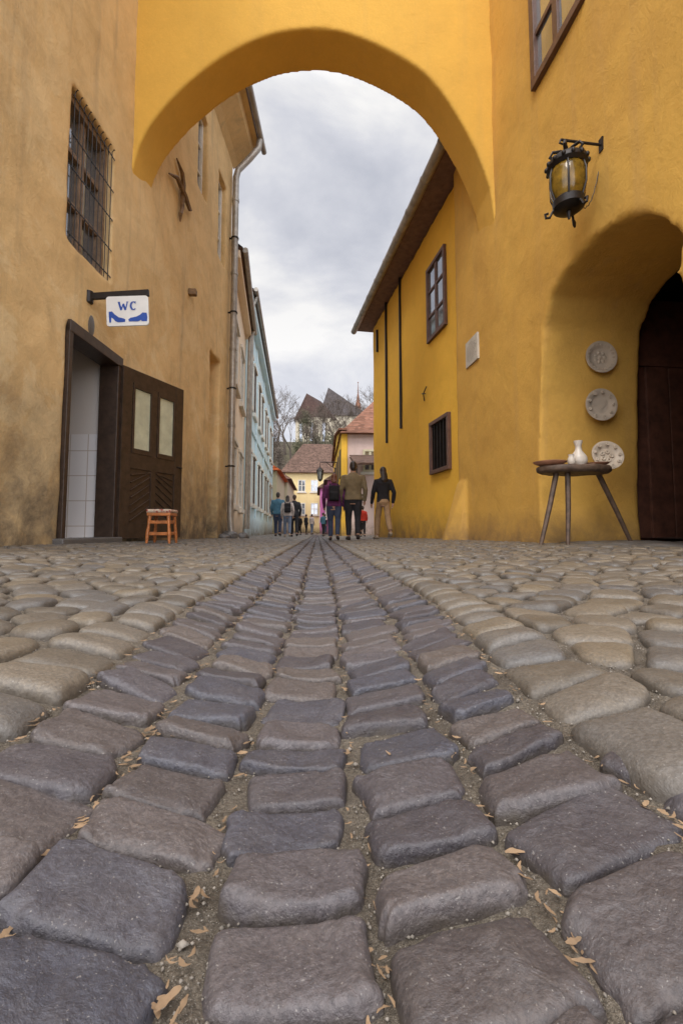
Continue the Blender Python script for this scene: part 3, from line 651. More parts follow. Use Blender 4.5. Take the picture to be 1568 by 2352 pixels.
p=atY(1391,1048,tY+.14); plate((p.x,tY+.14,p.z),.152,(-.12,-1,.28),2,"cream plate with dark scrolls leaning at table edge")
# ------------------------------------------------------------------ ARCH
a_=thing('street_archway',"yellow plastered arch spanning the street between two houses","arch",(0,5.95,0))
fY,bY=5.68,6.27
kp=[(303,392),(318,338),(342,290),(372,250),(405,214),(440,181),(500,135),(560,101),(630,75),(700,65),(750,66),(800,76),(880,108),(960,155),(1010,205),(1052,268),(1095,348),(1125,430)]
fine=[]
for i in range(len(kp)-1):
    p0=kp[max(i-1,0)];p1=kp[i];p2=kp[i+1];p3=kp[min(i+2,len(kp)-1)]
    for k in range(4):
        t=k/4; fine.append(tuple(.5*((2*p1[j])+(-p0[j]+p2[j])*t+(2*p0[j]-5*p1[j]+4*p2[j]-p3[j])*t*t+(-p0[j]+3*p1[j]-3*p2[j]+p3[j])*t**3) for j in (0,1)))
fine.append(kp[-1])
pf=[atY(x,y,fY) for x,y in fine]
pr=[(-2.75,4.1),(-2.46,4.55)]+[(p.x,p.z) for p in pf]+[(2.36,4.25),(2.44,3.6),(2.6,3.0),(3.0,3.0),(3.0,8.9),(-3,8.9),(-3,4.1)]
m=MB(); n=len(pr); m.add([(x,fY,z) for x,z in pr]+[(x,bY,z) for x,z in pr],[tuple(range(n)),tuple(range(n,2*n))[::-1]]+[(i,(i+1)%n,n+(i+1)%n,n+i) for i in range(n)])
part(a_,'arch_wall',fuse(m,.026,4,.014,1.2),M_arch,True,sharp=0)
# ------------------------------------------------------------------ R2 HOUSE
h=thing('yellow_house',"bright yellow plaster house with brown windows and deep eaves","house",R2.P(10,0)); P=R2.P
ze=6.24; ov=.42
m=MB(); R2.hexa(m,6.9,13.1,-.4,ze,-4,-.0); part(h,'wall',fuse(m,.05,2,.03,1.2),M_yel2,True,sharp=0)
y1_,_=R2.hit(984,700); y0_,_=R2.hit(1026,660); _,za=R2.hit(1005,590); _,zb2=R2.hit(1008,766)
window(h,R2,y0_,y1_,zb2,za,M_brown,M_glass,.07,1,2,.06,-.0,.05)
y1_,_=R2.hit(992,1030); y0_,_=R2.hit(1036,1000); _,za=R2.hit(1012,960); _,zb2=R2.hit(1015,1084)
w=window(h,R2,y0_,y1_,zb2,za,M_brown,M_shade,.07,0,0,.07,-.0,.04)
m=MB()
for k in range(1,5):
    yy=y0_+.08+(y1_-y0_-.16)*k/5; m.tube([P(yy,zb2+.07,.05),P(yy,za-.07,.05)],.006,6)
part(w,'window_grille',m,M_black,True)
for (xa,ya,xb,yb) in [(888,672,887,1020),(920,614,924,984),(868,758,866,812),(1076,442,1077,520)]:
    m=MB(); yy,zt=R2.hit(xa,ya); yb_,zb3=R2.hit(xb,yb); m.beam(P(yy,zb3,.03),P(yy,zt,.03),.045,.06,R2.n); part(h,'iron_tie_bar',m,M_black,bevel=.004)
yy,zz=R2.hit(978,905); m=MB(); m.tube([P(yy-.1,zz+.12,.03),P(yy,zz,.06),P(yy+.02,zz-.14,.03)],.012,6); m.tube([P(yy-.08,zz-.02,.05),P(yy+.1,zz+.03,.05)],.012,6); part(h,'wall_hook',m,M_black,True)
m=MB(); R2.hexa(m,6.3,13.35,ze,ze+.05,-.1,ov-.0)
part(h,'soffit',m,M_soffit)
m=MB(); m.add([P(6.3,ze+.06,ov),P(13.4,ze+.06,ov),P(12.2,ze+3.6,-3.4),P(6.3,ze+3.6,-3.4),P(13.4,ze+.06,-7),P(12.2,ze+3.6,-3.6),P(6.3,ze+.06,-7)],[(0,1,2,3),(1,4,5,2),(3,2,5,6),(0,6,4,1)])
part(h,'roof',m,M_roof)
m=MB(); m.tube([P(6.3,ze+.02,ov+.08),P(13.45,ze+.02,ov+.08)],.085,12)
for k in range(9): y=6.6+k*.8; m.tube([P(y,ze+.02,ov+.08),P(y+.04,ze+.02,ov+.08)],.094,12)
part(h,'rain_gutter',m,M_zinc,True)
# ------------------------------------------------------------------ L2 / L3
h=thing('cream_house',"narrow cream plaster town house with zinc gutter","house",L2.P(13,0)); P=L2.P
m=MB(); L2.hexa(m,10.61,15.38,-.4,7.05,-4,0); part(h,'wall',m,M_cream)
m=MB(); L2.hexa(m,10.62,15.4,6.8,7.0,-.1,.20); part(h,'cornice',m,M_cream,bevel=.02)
m=MB(); m.add([P(10.62,7.07,.26),P(15.4,7.07,.26),P(15.4,9.4,-3),P(10.62,9.4,-3)],[(0,1,2,3)]); L2.hexa(m,10.62,15.4,7.01,7.065,-.1,.24); part(h,'roof',m,M_roof)
m=MB(); m.tube([P(10.7,7.05,.31),P(15.45,7.05,.31)],.07,10); part(h,'rain_gutter',m,M_zinc,True)
m=MB(); m.tube([P(15.1,7.0,.30),P(15.1,6.7,.15),P(15.1,.3,.1)],.055,10); part(h,'downpipe',m,M_zinc,True)
for a in (11.3,13.3):
    for z0,z1 in ((.9,2.5),(4.0,5.6)):
        window(h,L2,a,a+1,z0,z1,M_trim,M_glass,.07,1,1,.03,-.0)
        m=MB(); L2.hexa(m,a-.14,a+1.14,z0-.14,z0-.002,0,.12); L2.hexa(m,a-.14,a+1.14,z1+.002,z1+.12,0,.08); L2.hexa(m,a-.12,a-.003,z0,z1,0,.04); L2.hexa(m,a+1.003,a+1.12,z0,z1,0,.04); part(h,'window_surround',m,M_trim,bevel=.01)
h=thing('pale_blue_house',"long pale blue town house with moulded windows","house",L3.P(22,0)); P=L3.P
m=MB(); L3.hexa(m,15.4,33,-.4,8.5,-5,0); part(h,'wall',m,M_blue)
m=MB(); L3.hexa(m,15.4,33.2,8.2,8.52,-.1,.24); L3.hexa(m,15.4,33.1,4.1,4.25,0,.06); L3.hexa(m,15.4,33.1,-.3,.75,0,.04)
for y in (15.5,19.6,24,28.4,32.6): L3.hexa(m,y,y+.35,.76,8.19,0,.05)
part(h,'cornice',m,M_blue,bevel=.01)
m=MB(); m.add([P(15.3,8.56,.30),P(33.3,8.56,.30),P(33.3,11.5,-4),P(15.3,11.5,-4)],[(0,1,2,3)]); L3.hexa(m,15.3,33.3,8.53,8.56,-.1,.28); part(h,'roof',m,M_roof)
m=MB(); m.tube([P(15.3,8.56,.35),P(33.4,8.56,.35)],.075,10); m.tube([P(15.7,8.5,.34),P(15.7,8.1,.2),P(15.7,.3,.15)],.06,8); part(h,'rain_gutter',m,M_zinc,True)
for a in (16.6,18.4,20.8,22.6,25.2,27,29.6,31.2):
    for z0,z1 in ((1.3,3.2),(5.0,6.9)):
        window(h,L3,a,a+.9,z0,z1,M_wood,M_glass,.07,1,1,.03,-.0)
        m=MB(); L3.hexa(m,a-.15,a+1.05,z0-.16,z0-.002,0,.11); L3.hexa(m,a-.15,a+1.05,z1+.002,z1+.14,0,.10); L3.hexa(m,a-.12,a-.003,z0,z1,0,.04); L3.hexa(m,a+.903,a+1.02,z0,z1,0,.04); part(h,'window_surround',m,M_trim,bevel=.01)
def simplehouse(name,label,x0,x1,y0,y1,ze,zr,wm,rm,ridge='x',ov=.4,hip=1.5,wins=(),z0=-.4,winmat=None):
    h=thing(name,label,'house',((x0+x1)/2,(y0+y1)/2,z0))
    m=MB(); m.box(((x0+x1)/2,(y0+y1)/2,(z0+ze)/2),(x1-x0,y1-y0,ze-z0)); part(h,'wall',m,wm)
    X0,X1,Y0,Y1=x0-ov,x1+ov,y0-ov,y1+ov; cx,cy=(x0+x1)/2,(y0+y1)/2
    r=[(X0+hip,cy,zr),(X1-hip,cy,zr)] if ridge=='x' else [(cx,Y0+hip,zr),(cx,Y1-hip,zr)]
    v=[(X0,Y0,ze),(X1,Y0,ze),(X1,Y1,ze),(X0,Y1,ze)]+r
    f=[(0,1,5,4),(1,2,5),(2,3,4,5),(3,0,4)] if ridge=='x' else [(0,1,4),(1,2,5,4),(2,3,5),(3,0,4,5)]
    m=MB(); m.add(v,f+[(3,2,1,0)]); part(h,'roof',m,rm)
    class FP:
        @staticmethod
        def hexa(mb,a,b,z0,z1,d0,d1,mm=0): mb.box(((a+b)/2,y0-(d0+d1)/2,(z0+z1)/2),(b-a,d1-d0,z1-z0),mm); return mb
    class SP:
        @staticmethod
        def hexa(mb,a,b,z0,z1,d0,d1,mm=0): mb.box((x0-(d0+d1)/2,(a+b)/2,(z0+z1)/2),(d1-d0,b-a,z1-z0),mm); return mb
    class SX:
        @staticmethod
        def hexa(mb,a,b,z0,z1,d0,d1,mm=0): mb.box((x1+(d0+d1)/2,(a+b)/2,(z0+z1)/2),(d1-d0,b-a,z1-z0),mm); return mb
    for wd in wins:
        pl={'f':FP,'s':SP,'e':SX}[wd[0]]; window(h,pl,wd[1],wd[2],wd[3],wd[4],winmat or M_wood,M_glass,.1,1,1,.06,-.0,.07)
        m=MB(); pl.hexa(m,wd[1]-.12,wd[2]+.12,wd[3]-.14,wd[3]-.01,0,.12); part(h,'window_sill',m,M_trim)
    return h
simplehouse('orange_roofed_house',"sage green house with bright orange tiled roof",-9,-3.0,33.3,41,4.6,6.9,M_green,M_rooo,'y',.35,1,[('e',34.5,35.5,1,2.4),('e',37.5,38.5,1,2.4)])
simplehouse('sage_house',"low sage plaster house beyond orange roof",-9,-2.75,41.3,53,4.9,7.2,M_green,M_roof,'y',.4,1,[('e',43,44,1,2.5),('e',47,48,1,2.5),('f',-4,-3.3,2.6,3.9)])
c55=lambda x: atY(x,1100,55).x
simplehouse('pale_yellow_house',"pale yellow two-storey house with big brown tiled roof",c55(655),c55(800),55,68,7.2,12.0,M_pale,M_roof,'x',.6,2.5,
  [('f',c55(x)-.45,c55(x)+.45,z,z+1.45) for x in (664,693,722,751) for z in (2.1,4.9)],winmat=M_trim)
simplehouse('pink_house',"pale pink house with old red tiled roof",1.45,9,22,33,4.95,8.8,M_pink,M_roofr,'x',.4,3,[('s',23.5,24.5,3.0,4.3),('s',26.5,27.5,3.0,4.3),('s',30,31,3.0,4.3),('f',2.2,2.9,3.1,4.2)],winmat=M_green)
h=thing('yellow_facade_wall',"narrow yellow facade with dark wooden shutters","house",(1.4,23,0))
m=MB(); m.add([(1.43,21.9,-.4),(1.43,33.2,-.4),(1.43,33.2,5.2),(1.43,27.5,6.0),(1.43,21.9,5.1),(1.15,21.9,-.4),(1.15,33.2,-.4),(1.15,33.2,5.2),(1.15,27.5,6.0),(1.15,21.9,5.1)],[(0,1,2,3,4),(9,8,7,6,5),(0,5,6,1),(1,6,7,2),(2,7,8,3),(3,8,9,4),(4,9,5,0)]); part(h,'wall',m,M_yel2)
for y in (23,25.2,27.4,29.6,31.6):
    m=MB(); m.box((1.13,y,3.6),(.05,.9,1.4)); part(h,'shutter',m,M_wood)
m=MB(); m.beam((1.2,21.7,5.15),(1.2,27.5,6.08),.4,.08); m.beam((1.2,27.5,6.08),(1.2,33.4,5.25),.4,.08); part(h,'roof',m,M_roofr)
simplehouse('magenta_house',"magenta painted house with small windows",.75,7,34,44,4.0,6.2,M_mag,M_roof,'y',.3,1,[('s',35.5,36.4,1.2,2.6),('s',38,38.9,1.2,2.6),('s',41,41.9,1.2,2.6),('f',2,3,1.2,2.6)],winmat=M_trim)
simplehouse('lilac_house',"pale lilac house closing the street bend",.25,6,44.4,54,4.4,6.8,M_mag,M_roof,'y',.3,1,[('s',46,47,1.2,2.6),('s',50,51,1.2,2.6)],winmat=M_trim)
t=thing('wooden_canopy',"brown wooden market canopy on posts beside pink house","canopy",(2.3,20,0))
m=MB(); m.add([(1.5,18.6,3.05),(3.6,18.6,3.05),(3.6,21.8,3.9),(1.5,21.8,3.9)],[(0,1,2,3)]); m.add([(1.5,18.6,2.95),(3.6,18.6,2.95),(3.6,21.8,3.8),(1.5,21.8,3.8),(1.5,18.6,3.05),(3.6,18.6,3.05)],[(0,3,2,1),(0,1,5,4)]); part(t,'roof',m,M_roof)
for x in (1.6,3.4):
    m=MB(); m.beam((x,18.8,-.1),(x,18.8,2.95),.12,.12,(0,1,0)); part(t,'post',m,M_wood,bevel=.01)
lp=atY(735,1090,27); s=thing('street_lantern',"black hanging street lantern on long iron arm","lantern",(1.15,27,lp.z),None)
m=MB(); m.tube([(1.16,27,lp.z+.75),(lp.x,27,lp.z+.75),(lp.x,27,lp.z+.45)],.03,6); m.tube([(1.16,27,lp.z+.3),(.8,27,lp.z+.5),(.5,27,lp.z+.74)],.02,6); part(s,'arm',m,M_black)
m=MB(); m.lathe([(.03,.45),(.2,.28),(.24,.2),(.2,.18)],(lp.x,27,lp.z),n=6); m.lathe([(.13,-.3),(.12,-.34),(.02,-.42)],(lp.x,27,lp.z),n=6)
for k in range(6): a=math.pi/3*k; m.tube([(lp.x+.2*math.cos(a),27+.2*math.sin(a),lp.z+.2),(lp.x+.13*math.cos(a),27+.13*math.sin(a),lp.z-.3)],.015,4)
part(s,'frame',m,M_black); m=MB(); m.lathe([(.17,.18),(.11,-.3)],(lp.x,27,lp.z),n=6); part(s,'glass',m,M_glass)
for i,(x,r) in enumerate([(514,.10),(528,.16),(556,.13)]):
    Yr=10.0+.25*i; X=atY(x,1225,Yr).x; t=thing('rock',"rough grey rock lying at the wall foot","rock",(X,Yr,G(X,Yr)),"loose rocks at the wall foot"); m=MB(); m.ell((X,Yr,G(X,Yr)+r*.35),(r*1.2,r,r*.75),12,8); part(t,'body',fuse(m,.02,1,.08,.12),M_cob,True,sharp=0)
# ------------------------------------------------------------------ CHURCH
h=thing('hilltop_church',"white hilltop church with steep brown roofs and slim spire","church",(0,135,22))
def prism(m,pts,z0,z1,k=0):
    n=len(pts); m.add([(x,y,z0) for x,y in pts]+[(x,y,z1) for x,y in pts],[tuple(range(n))[::-1],tuple(range(n,2*n))]+[(i,(i+1)%n,n+(i+1)%n,n+i) for i in range(n)],k)
ch=[(-6,133),(-3.6,130),(0,129.3),(3.2,130),(5,133),(5,142),(-6,142)]
m=MB(); prism(m,ch,16,33.4); 
for x,y in ch[:5]: m.box((x,y-.3,25),(1,1.4,15))
nv=[(1.2,140),(14.5,140),(14.5,158),(1.2,158)]; prism(m,nv,16,37.2); m.box((9,131,24),(9,6,7))
part(h,'wall',m,M_white)
m=MB(); base=[(x*1.15,y-.6,32.8) for x,y in ch]; ap=[(-3.4,133.5,41.0),(1.0,142,41.0)]
m.add(base+ap,[(0,1,7),(1,2,7),(2,3,7),(3,4,7),(4,5,8,7),(5,6,8),(6,0,7,8),(6,5,4,3,2,1,0)])
part(h,'roof',m,M_roofc,label="steep plum brown choir roof")
m=MB(); m.add([(.4,139.3,36.0),(16,139.3,36.0),(16,159,36.0),(.4,159,36.0),(3.3,144,46.2),(7.0,156,46.2)],[(0,1,4),(1,2,5,4),(2,3,5),(3,0,4,5),(3,2,1,0)])
part(h,'roof',m,M_rooff,label="tall grey slate nave roof")
m=MB(); sp_=atY(822,900,150); m.lathe([(1.0,36),(1.0,41.4)],(sp_.x,150,0),n=8); part(h,'turret',m,M_roofr)
m=MB(); m.lathe([(1.2,41.3),(.6,43.5),(.18,46.2),(.05,50)],(sp_.x,150,0),n=8); m.ell((sp_.x,150,50),(.2,.2,.2)); part(h,'spire',m,M_roofr)
m=MB()
for x,y in ((-4.9,131.4),(-1.8,129.5),(1.7,129.5)): m.box((x,y,28.5),(.8,.5,5.5))
part(h,'window',m,M_glass)
# ------------------------------------------------------------------ TREES
def bare(base,H,seed,name='bare_tree'):
    rnd=random.Random(seed); t=thing(name,"leafless tree with fine grey branches on hillside","tree",base,"bare trees on the hillside"); tr=MB();cr=MB()
    def br(p,d,l,r,lev):
        q=p; pts=[p];rs=[r]; n=3
        for k in range(n):
            d=(d+Vector((rnd.uniform(-1,1),rnd.uniform(-1,1),rnd.uniform(-.3,.7)))*.16).normalized(); q=q+d*l/n; pts.append(q); rs.append(r*(1-.45*(k+1)/n))
        (tr if lev<2 else cr).tube(pts,rs,6 if lev<2 else 3,cap=False)
        if lev<6:
            for k in range(3 if lev<5 else 2):
                a=rnd.uniform(0,6.28); s=rnd.uniform(.35,.8); e=Vector((math.cos(a),math.sin(a),0)); nd_=(d+e*s).normalized()
                st=pts[rnd.choice([2,3,3])] if lev else pts[3]
                br(st,nd_,l*rnd.uniform(.62,.82),max(.024,rs[-1]*.72),lev+1)
    br(Vector(base),Vector((0,0,1)),H*.28,H*.022,0)
    part(t,'trunk',tr,M_bark,True,fix=False,sharp=0); part(t,'crown',cr,M_twig,fix=False)
def leafy(base,H,W,seed,m=M_leafg):
    rnd=random.Random(seed); t=thing('hillside_tree',"dull green bushy tree on hillside","tree",base,"bushy trees on the hillside"); b=Vector(base)
    tr=MB(); tr.tube([b,b+Vector((0,0,H*.5)),b+Vector((0,0,H*.9))],[.2,.12,.03],6); 
    cl=[]
    for k in range(26):
        z=rnd.uniform(.15,1); rr=W*(1-z*.75)*rnd.uniform(.3,1); a=rnd.uniform(0,6.28); c=b+Vector((rr*math.cos(a),rr*math.sin(a),z*H)); cl.append(c); tr.tube([b+Vector((0,0,z*H*.7)),c],[.05,.02],4)
    part(t,'trunk',tr,M_bark); cr=MB()
    for c in cl:
        for k in range(75):
            p=c+Vector((rnd.gauss(0,.42),rnd.gauss(0,.42),rnd.gauss(0,.45)))*W*.4; s=rnd.uniform(.08,.17); u=Vector((rnd.uniform(-1,1),rnd.uniform(-1,1),rnd.uniform(-1,1))).normalized(); v=u.orthogonal().normalized()
            cr.add([p-u*s,p+v*s*.6,p+u*s,p-v*s*.6],[(0,1,2,3)])
    part(t,'crown',cr,m,fix=False)
def onhill(x,Y): 
    X=atY(x,1000,Y).x; return (X,Y,HZ(X,Y)-.3)
for i,(x,Y,H) in enumerate([(655,100,18),(672,92,15),(638,108,17),(745,105,11),(782,100,15),(805,108,16),(848,112,18),(828,98,15),(722,112,8),(765,112,13),(612,105,14),(700,104,10),(790,90,14),(735,92,11)]): bare(onhill(x,Y),H,i+3)
for i,(x,Y,H,W) in enumerate([(640,86,7.5,2.6),(704,100,10,3.4),(725,96,6,3),(628,96,7,3),(690,92,6,3),(760,94,7,3.2),(800,92,7,3.4),(845,94,8,3.5),(820,104,6,3)]): leafy(onhill(x,Y),H,W,i+40,M_leafg if i%3 else M_twig)
# ------------------------------------------------------------------ PEOPLE
M_skin=pm('skin',(.50,.29,.20),.5,var=.06,bst=.05)
def cloth(n,c): return pm(n,c,.9,var=.18,scale=12,bs=150,bst=.3)
hairs={'dark':pm('dark_hair',(.028,.018,.013),.45,bs=200,bst=.6),'brown':pm('brown_hair',(.07,.035,.02),.5,bs=200,bst=.6),'red':pm('red_brown_hair',(.14,.05,.025),.5,bs=200,bst=.6)}
def person(X,Y,H,label,top,trs,shoe,hair='dark',longhair=0,stride=.1,turn=0,pack=None,vox=.012,build=1.,hood=False,armbend=.1,group=None,cuff=.08):
    z=G(X,Y)+.012; s=H/1.78; t=thing('person',label,'person',(X,Y,z),group)
    M=Matrix.Translation((X,Y,z))@Matrix.Rotation(turn,4,'Z')@Matrix.Scale(s,4); V=Vector
    hipz=.93; legs={}
    for sg,st in ((-1,stride),(1,-stride)):
        hip=V((sg*.09*build,0,hipz)); lift=.0 if st>=0 else min(.10,abs(st)*.35)
        ank=V((sg*.095,st,.085+lift)); knee=(hip+ank)/2+V((0,.03+.12*abs(st),.02)); toe=ank+V((sg*.02,.17,-.055-lift*.6)); heel=ank+V((0,-.05,-.05))
        legs[sg]=(hip,knee,ank,toe,heel)
    arms={}
    for sg in (-1,1):
        sh=V((sg*.185*build,-.005,1.43)); sw=-stride*.55*sg*-1
        el=sh+V((sg*(.055+.02*stride*5),-.03-sw*.5,-.29)); wr=el+V((-sg*.01,armbend+.02-sw*.4,-.25)); arms[sg]=(sh,el,wr)
    tor=lambda e,z0:[r for r in [(0,0,.80,.12*build+e,.09+e),(0,-.005,.90,.165*build+e,.115*build+e),(0,0,1.0,.155*build+e,.105*build+e),(0,.005,1.1,.145*build+e,.10*build+e),(0,.005,1.25,.165*build+e,.115*build+e),(0,-.005,1.37,.185*build+e,.115+e),(0,-.005,1.44,.165*build+e,.09+e),(0,0,1.49,.085+e,.07+e),(0,.005,1.53,.058+e*.7,.06+e*.7)] if r[2]>=z0]
    b=MB(); b.loft(tor(0,.8)+[(0,.01,1.6,.052,.058)])
    b.ell((0,.02,1.668),(.074,.092,.112),18,12); b.ell((0,.075,1.62),(.045,.035,.05)); b.tube([(0,.10,1.69),(0,.128,1.655),(0,.105,1.645)],[.010,.016,.012],6)
    b.ell((0,.105,1.615),(.025,.012,.008)); 
    for sg in (-1,1):
        b.ell((sg*.077,.01,1.66),(.012,.02,.032),8,6)
        hip,kn,an,toe,he=legs[sg]; b.tube([hip,(hip+kn)/2,kn,(kn*.6+an*.4),an],[.085,.075,.055,.056,.038],12); b.tube([he,an+V((0,.03,-.03)),toe],[.035,.038,.03],8)
        sh,el,wr=arms[sg]; b.tube([sh,(sh+el)/2,el,(el+wr)/2,wr],[.052,.047,.037,.035,.026],12)
        dn=(wr-el).normalized(); pc=wr+dn*.05; b.tube([wr,pc,wr+dn*.09],[.025,.034,.03],8)
        for k in range(4):
            yo=(k-1.5)*.019; L=(.062,.075,.08,.068)[k]; r0=wr+dn*.085+V((0,yo,0)); b.tube([r0,r0+dn*L*.55+V((-sg*.008,0,0)),r0+dn*L*.95+V((-sg*.022,.004,0))],[.0095,.009,.007],6)
        r0=pc+V((0,.028,0)); b.tube([r0,r0+dn*.025+V((0,.022,0)),r0+dn*.055+V((-sg*.004,.026,0))],[.011,.010,.008],6)
    part(t,'body',fuse(b.xf(M),(.0085 if vox<.02 else .02)*s,1),M_skin,True,sharp=0)
    e=.022; c=MB(); c.loft(tor(e,.85))
    for sg in (-1,1):
        sh,el,wr=arms[sg]; c.tube([sh+V((-sg*.05,0,.005)),sh,(sh+el)/2,el,(el+wr)/2,wr+(wr-el)*.03],[.055,.072,.066,.056,.052,.040],12)
    if hood: c.ell((0,-.055,1.48),(.11,.05,.045))
    part(t,'jacket' if hood or pack else 'sweater',fuse(c.xf(M),vox,2,.016,.10),top,True,sharp=0)
    c=MB(); c.loft([(0,0,.82,.135*build,.105),(0,-.008,.90,.18*build,.13),(0,0,.99,.165*build,.118)])
    for sg in (-1,1):
        hip,kn,an,toe,he=legs[sg]; c.tube([hip,(hip+kn)/2,kn,(kn+an)/2,an+V((0,-.01,cuff*.3))],[.10*build,.093*build,.076,.070,.058],12)
    part(t,'trousers',fuse(c.xf(M),vox,2,.016,.1),trs,True,sharp=0)
    for sg in (-1,1):
        hip,kn,an,toe,he=legs[sg]; c=MB(); c.tube([he+V((0,-.02,.02)),he,an+V((0,.03,-.035)),toe,toe+V((0,.04,-.0))],[.03,.045,.046,.04,.022],10); c.box((an+toe)/2+V((0,.0,-.045)),(.07,.24,.025)); part(t,'shoe',fuse(c.xf(M),.012,1),shoe,True,sharp=0)
    c=MB(); c.ell((0,.002,1.69),(.083,.098,.108),16,10); c.ell((0,-.03,1.64),(.072,.07,.085))
    if longhair: c.loft([(0,-.10,1.60-longhair-.04,.05,.025),(0,-.125,1.56-longhair*.6,.085,.035),(0,-.09,1.55,.085,.055),(0,-.03,1.64,.083,.08)])
    me=fuse(c.xf(M),.012,1,.01,.03)
    bm=bmesh.new(); bm.from_mesh(me); Mi=M.inverted()
    for v in bm.verts:
        q=Mi@v.co
        if q.y>.035 and q.z<1.715: q.y=.035+(q.y-.035)*.15; v.co=M@q
    bm.to_mesh(me); bm.free(); part(t,'hair',me,hairs[hair],True,sharp=0)
    c=MB()
    for sg in (-1,1): c.ell((sg*.03,.104,1.672),(.011,.008,.008),8,6)
    part(t,'eyes',c.xf(M),M_black,True)
    if pack:
        k=thing('backpack',"black fabric backpack worn on a person's back",'backpack',(X,Y,z+1.2*s)); c=MB(); c.box((0,-.20,1.24),(.27,.14,.40)); c.box((0,-.285,1.16),(.2,.06,.2)); part(k,'bag',fuse(c.xf(M),.02*s,5),pack,True,sharp=0)
        c=MB()
        for sg in (-1,1): c.tube([(sg*.10,-.16,1.43),(sg*.11,-.08,1.50),(sg*.12,.06,1.47),(sg*.13,.155,1.3),(sg*.14,.12,1.12),(sg*.12,-.14,1.06)],.018,6)
        part(k,'strap',c.xf(M),pack,True)
    return t
px=lambda x,Y: atY(x,1200,Y).x
navy=cloth('dark_trousers',(.022,.021,.025)); jeans=cloth('blue_jeans',(.05,.065,.11)); khaki=cloth('tan_trousers',(.34,.22,.12))
blk=cloth('black_jacket',(.013,.012,.015)); olive=cloth('olive_tan_sweater',(.19,.145,.08)); purple=cloth('purple_jacket',(.11,.022,.085)); teal=cloth('teal_shirt',(.07,.17,.24)); whitec=cloth('offwhite_jacket',(.50,.43,.40)); redc=cloth('red_jacket',(.5,.04,.02)); lj=cloth('light_jeans',(.16,.20,.28))
shoeb=cloth('dark_shoes',(.03,.022,.02)); shoet=cloth('beige_shoes',(.35,.28,.2))
person(px(811,10.4),10.4,1.80,"man in olive tan sweater and dark trousers walking away",olive,navy,shoeb,'dark',0,.10,.03,build=1.12,vox=.013)
person(px(767,10.5),10.5,1.54,"woman in purple jacket and jeans with black backpack",purple,jeans,shoeb,'red',.02,.12,-.05,pack=blk,build=1.14,vox=.013,armbend=.16)
person(px(880,10.2),10.2,1.62,"woman in black hooded jacket and tan trousers mid-stride",blk,khaki,shoet,'dark',.20,.26,.15,hood=True,vox=.013,build=.9)
person(px(638,18.2),18.2,1.74,"person in teal shirt and blue jeans walking away",teal,jeans,shoeb,'dark',0,.12,-.05,vox=.02,build=1.1)
person(px(660,17.8),17.8,1.60,"woman in off-white jacket with dark backpack walking away",whitec,lj,shoet,'dark',.05,.12,.1,pack=blk,vox=.02)
person(px(676,19.2),19.2,1.76,"person in dark jacket and dark trousers walking away",navy,navy,shoeb,'brown',0,.16,.1,vox=.02)
for (x,Y,H,top,tr,l) in [(833,15.5,1.05,redc,navy,"child in bright red jacket near yellow house"),(742,25,1.3,teal,navy,"distant pedestrian in teal jacket in the street"),(746,36,1.6,blk,jeans,"distant pedestrian in black jacket in the street"),(716,36,1.6,whitec,lj,"distant pedestrian in pale clothes in the street"),(703,34,1.5,navy,navy,"distant pedestrian in dark clothes in the street"),(688,30,1.3,blk,blk,"distant pedestrian in black coat in the street")]:
    person(px(x,Y),Y,H,l,top,tr,shoeb,'dark',0,.08,U(-1,1),vox=.03,group="distant pedestrians" if Y>20 else None)
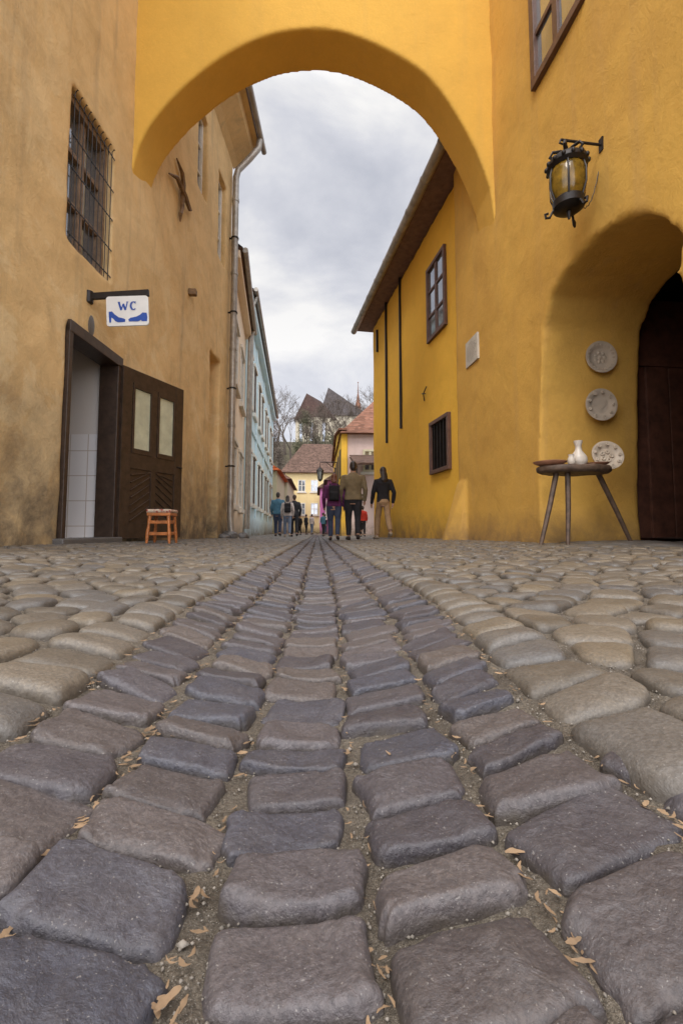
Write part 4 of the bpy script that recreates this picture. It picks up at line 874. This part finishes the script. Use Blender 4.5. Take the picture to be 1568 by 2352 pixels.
# ------------------------------------------------------------------ WORLD, SUN, CAMERA
wd=bpy.data.worlds.new("World"); sc.world=wd; wd.use_nodes=True; nt=wd.node_tree; nt.nodes.clear()
out=nd(nt,'ShaderNodeOutputWorld'); sky=nd(nt,'ShaderNodeTexSky'); sky.sky_type='NISHITA'; sky.sun_disc=False
el,az=rad(52),rad(205)
sky.sun_elevation=el; sky.sun_rotation=az
b1=nd(nt,'ShaderNodeBackground'); b1.inputs[1].default_value=.1; nt.links.new(sky.outputs[0],b1.inputs[0])
tc=nd(nt,'ShaderNodeTexCoord').outputs['Generated']; mp=nd(nt,'ShaderNodeMapping'); mp.inputs['Scale'].default_value=(1,1,1.7); nt.links.new(tc,mp.inputs[0])
cl=nz(nt,2.3,8,.56,mp.outputs[0],.35); cc=rmp(nt,cl,[(.36,(.50,.53,.62)),(.5,(.72,.74,.81)),(.62,(1,1,1))])
sep=nd(nt,'ShaderNodeSeparateXYZ'); nt.links.new(tc,sep.inputs[0])
zen=mth(nt,'MULTIPLY',mth(nt,'SUBTRACT',sep.outputs['Z'],.72,),7.0,False); zen=mth(nt,'MAXIMUM',zen,0); 
bk=mth(nt,'MULTIPLY',mth(nt,'MAXIMUM',mth(nt,'MULTIPLY',sep.outputs['Y'],-1),0),2.9)
low=mth(nt,'MULTIPLY',mth(nt,'SUBTRACT',.45,sep.outputs['Z']),.6)
st=mth(nt,'ADD',mth(nt,'ADD',mth(nt,'ADD',zen,bk),1.0),mth(nt,'MAXIMUM',low,0))
b2=nd(nt,'ShaderNodeBackground'); nt.links.new(mix(nt,1,cc,(1,.985,.97),'MULTIPLY'),b2.inputs[0]); nt.links.new(st,b2.inputs[1])
mx=nd(nt,'ShaderNodeMixShader'); mx.inputs[0].default_value=.93; nt.links.new(b1.outputs[0],mx.inputs[1]); nt.links.new(b2.outputs[0],mx.inputs[2]); nt.links.new(mx.outputs[0],out.inputs[0])
sl=bpy.data.lights.new('sun','SUN'); sl.energy=1.5; sl.angle=rad(20); sl.color=(1,.93,.84); so=bpy.data.objects.new('sun',sl); COL.objects.link(so)
sd=Vector((math.sin(az)*math.cos(el),math.cos(az)*math.cos(el),math.sin(el))); so.rotation_euler=sd.to_track_quat('Z','Y').to_euler()
cd=bpy.data.cameras.new('camera'); cam=bpy.data.objects.new('camera',cd); COL.objects.link(cam); sc.camera=cam
cam.location=CAM; cam.rotation_euler=(rad(94),0,rad(-3)); cd.sensor_fit='VERTICAL'; cd.sensor_height=36; cd.lens=16; cd.shift_y=-31/2352; cd.clip_end=3000; cd.clip_start=.02
sc.view_settings.view_transform='Standard'; sc.view_settings.look='None'; sc.view_settings.exposure=0
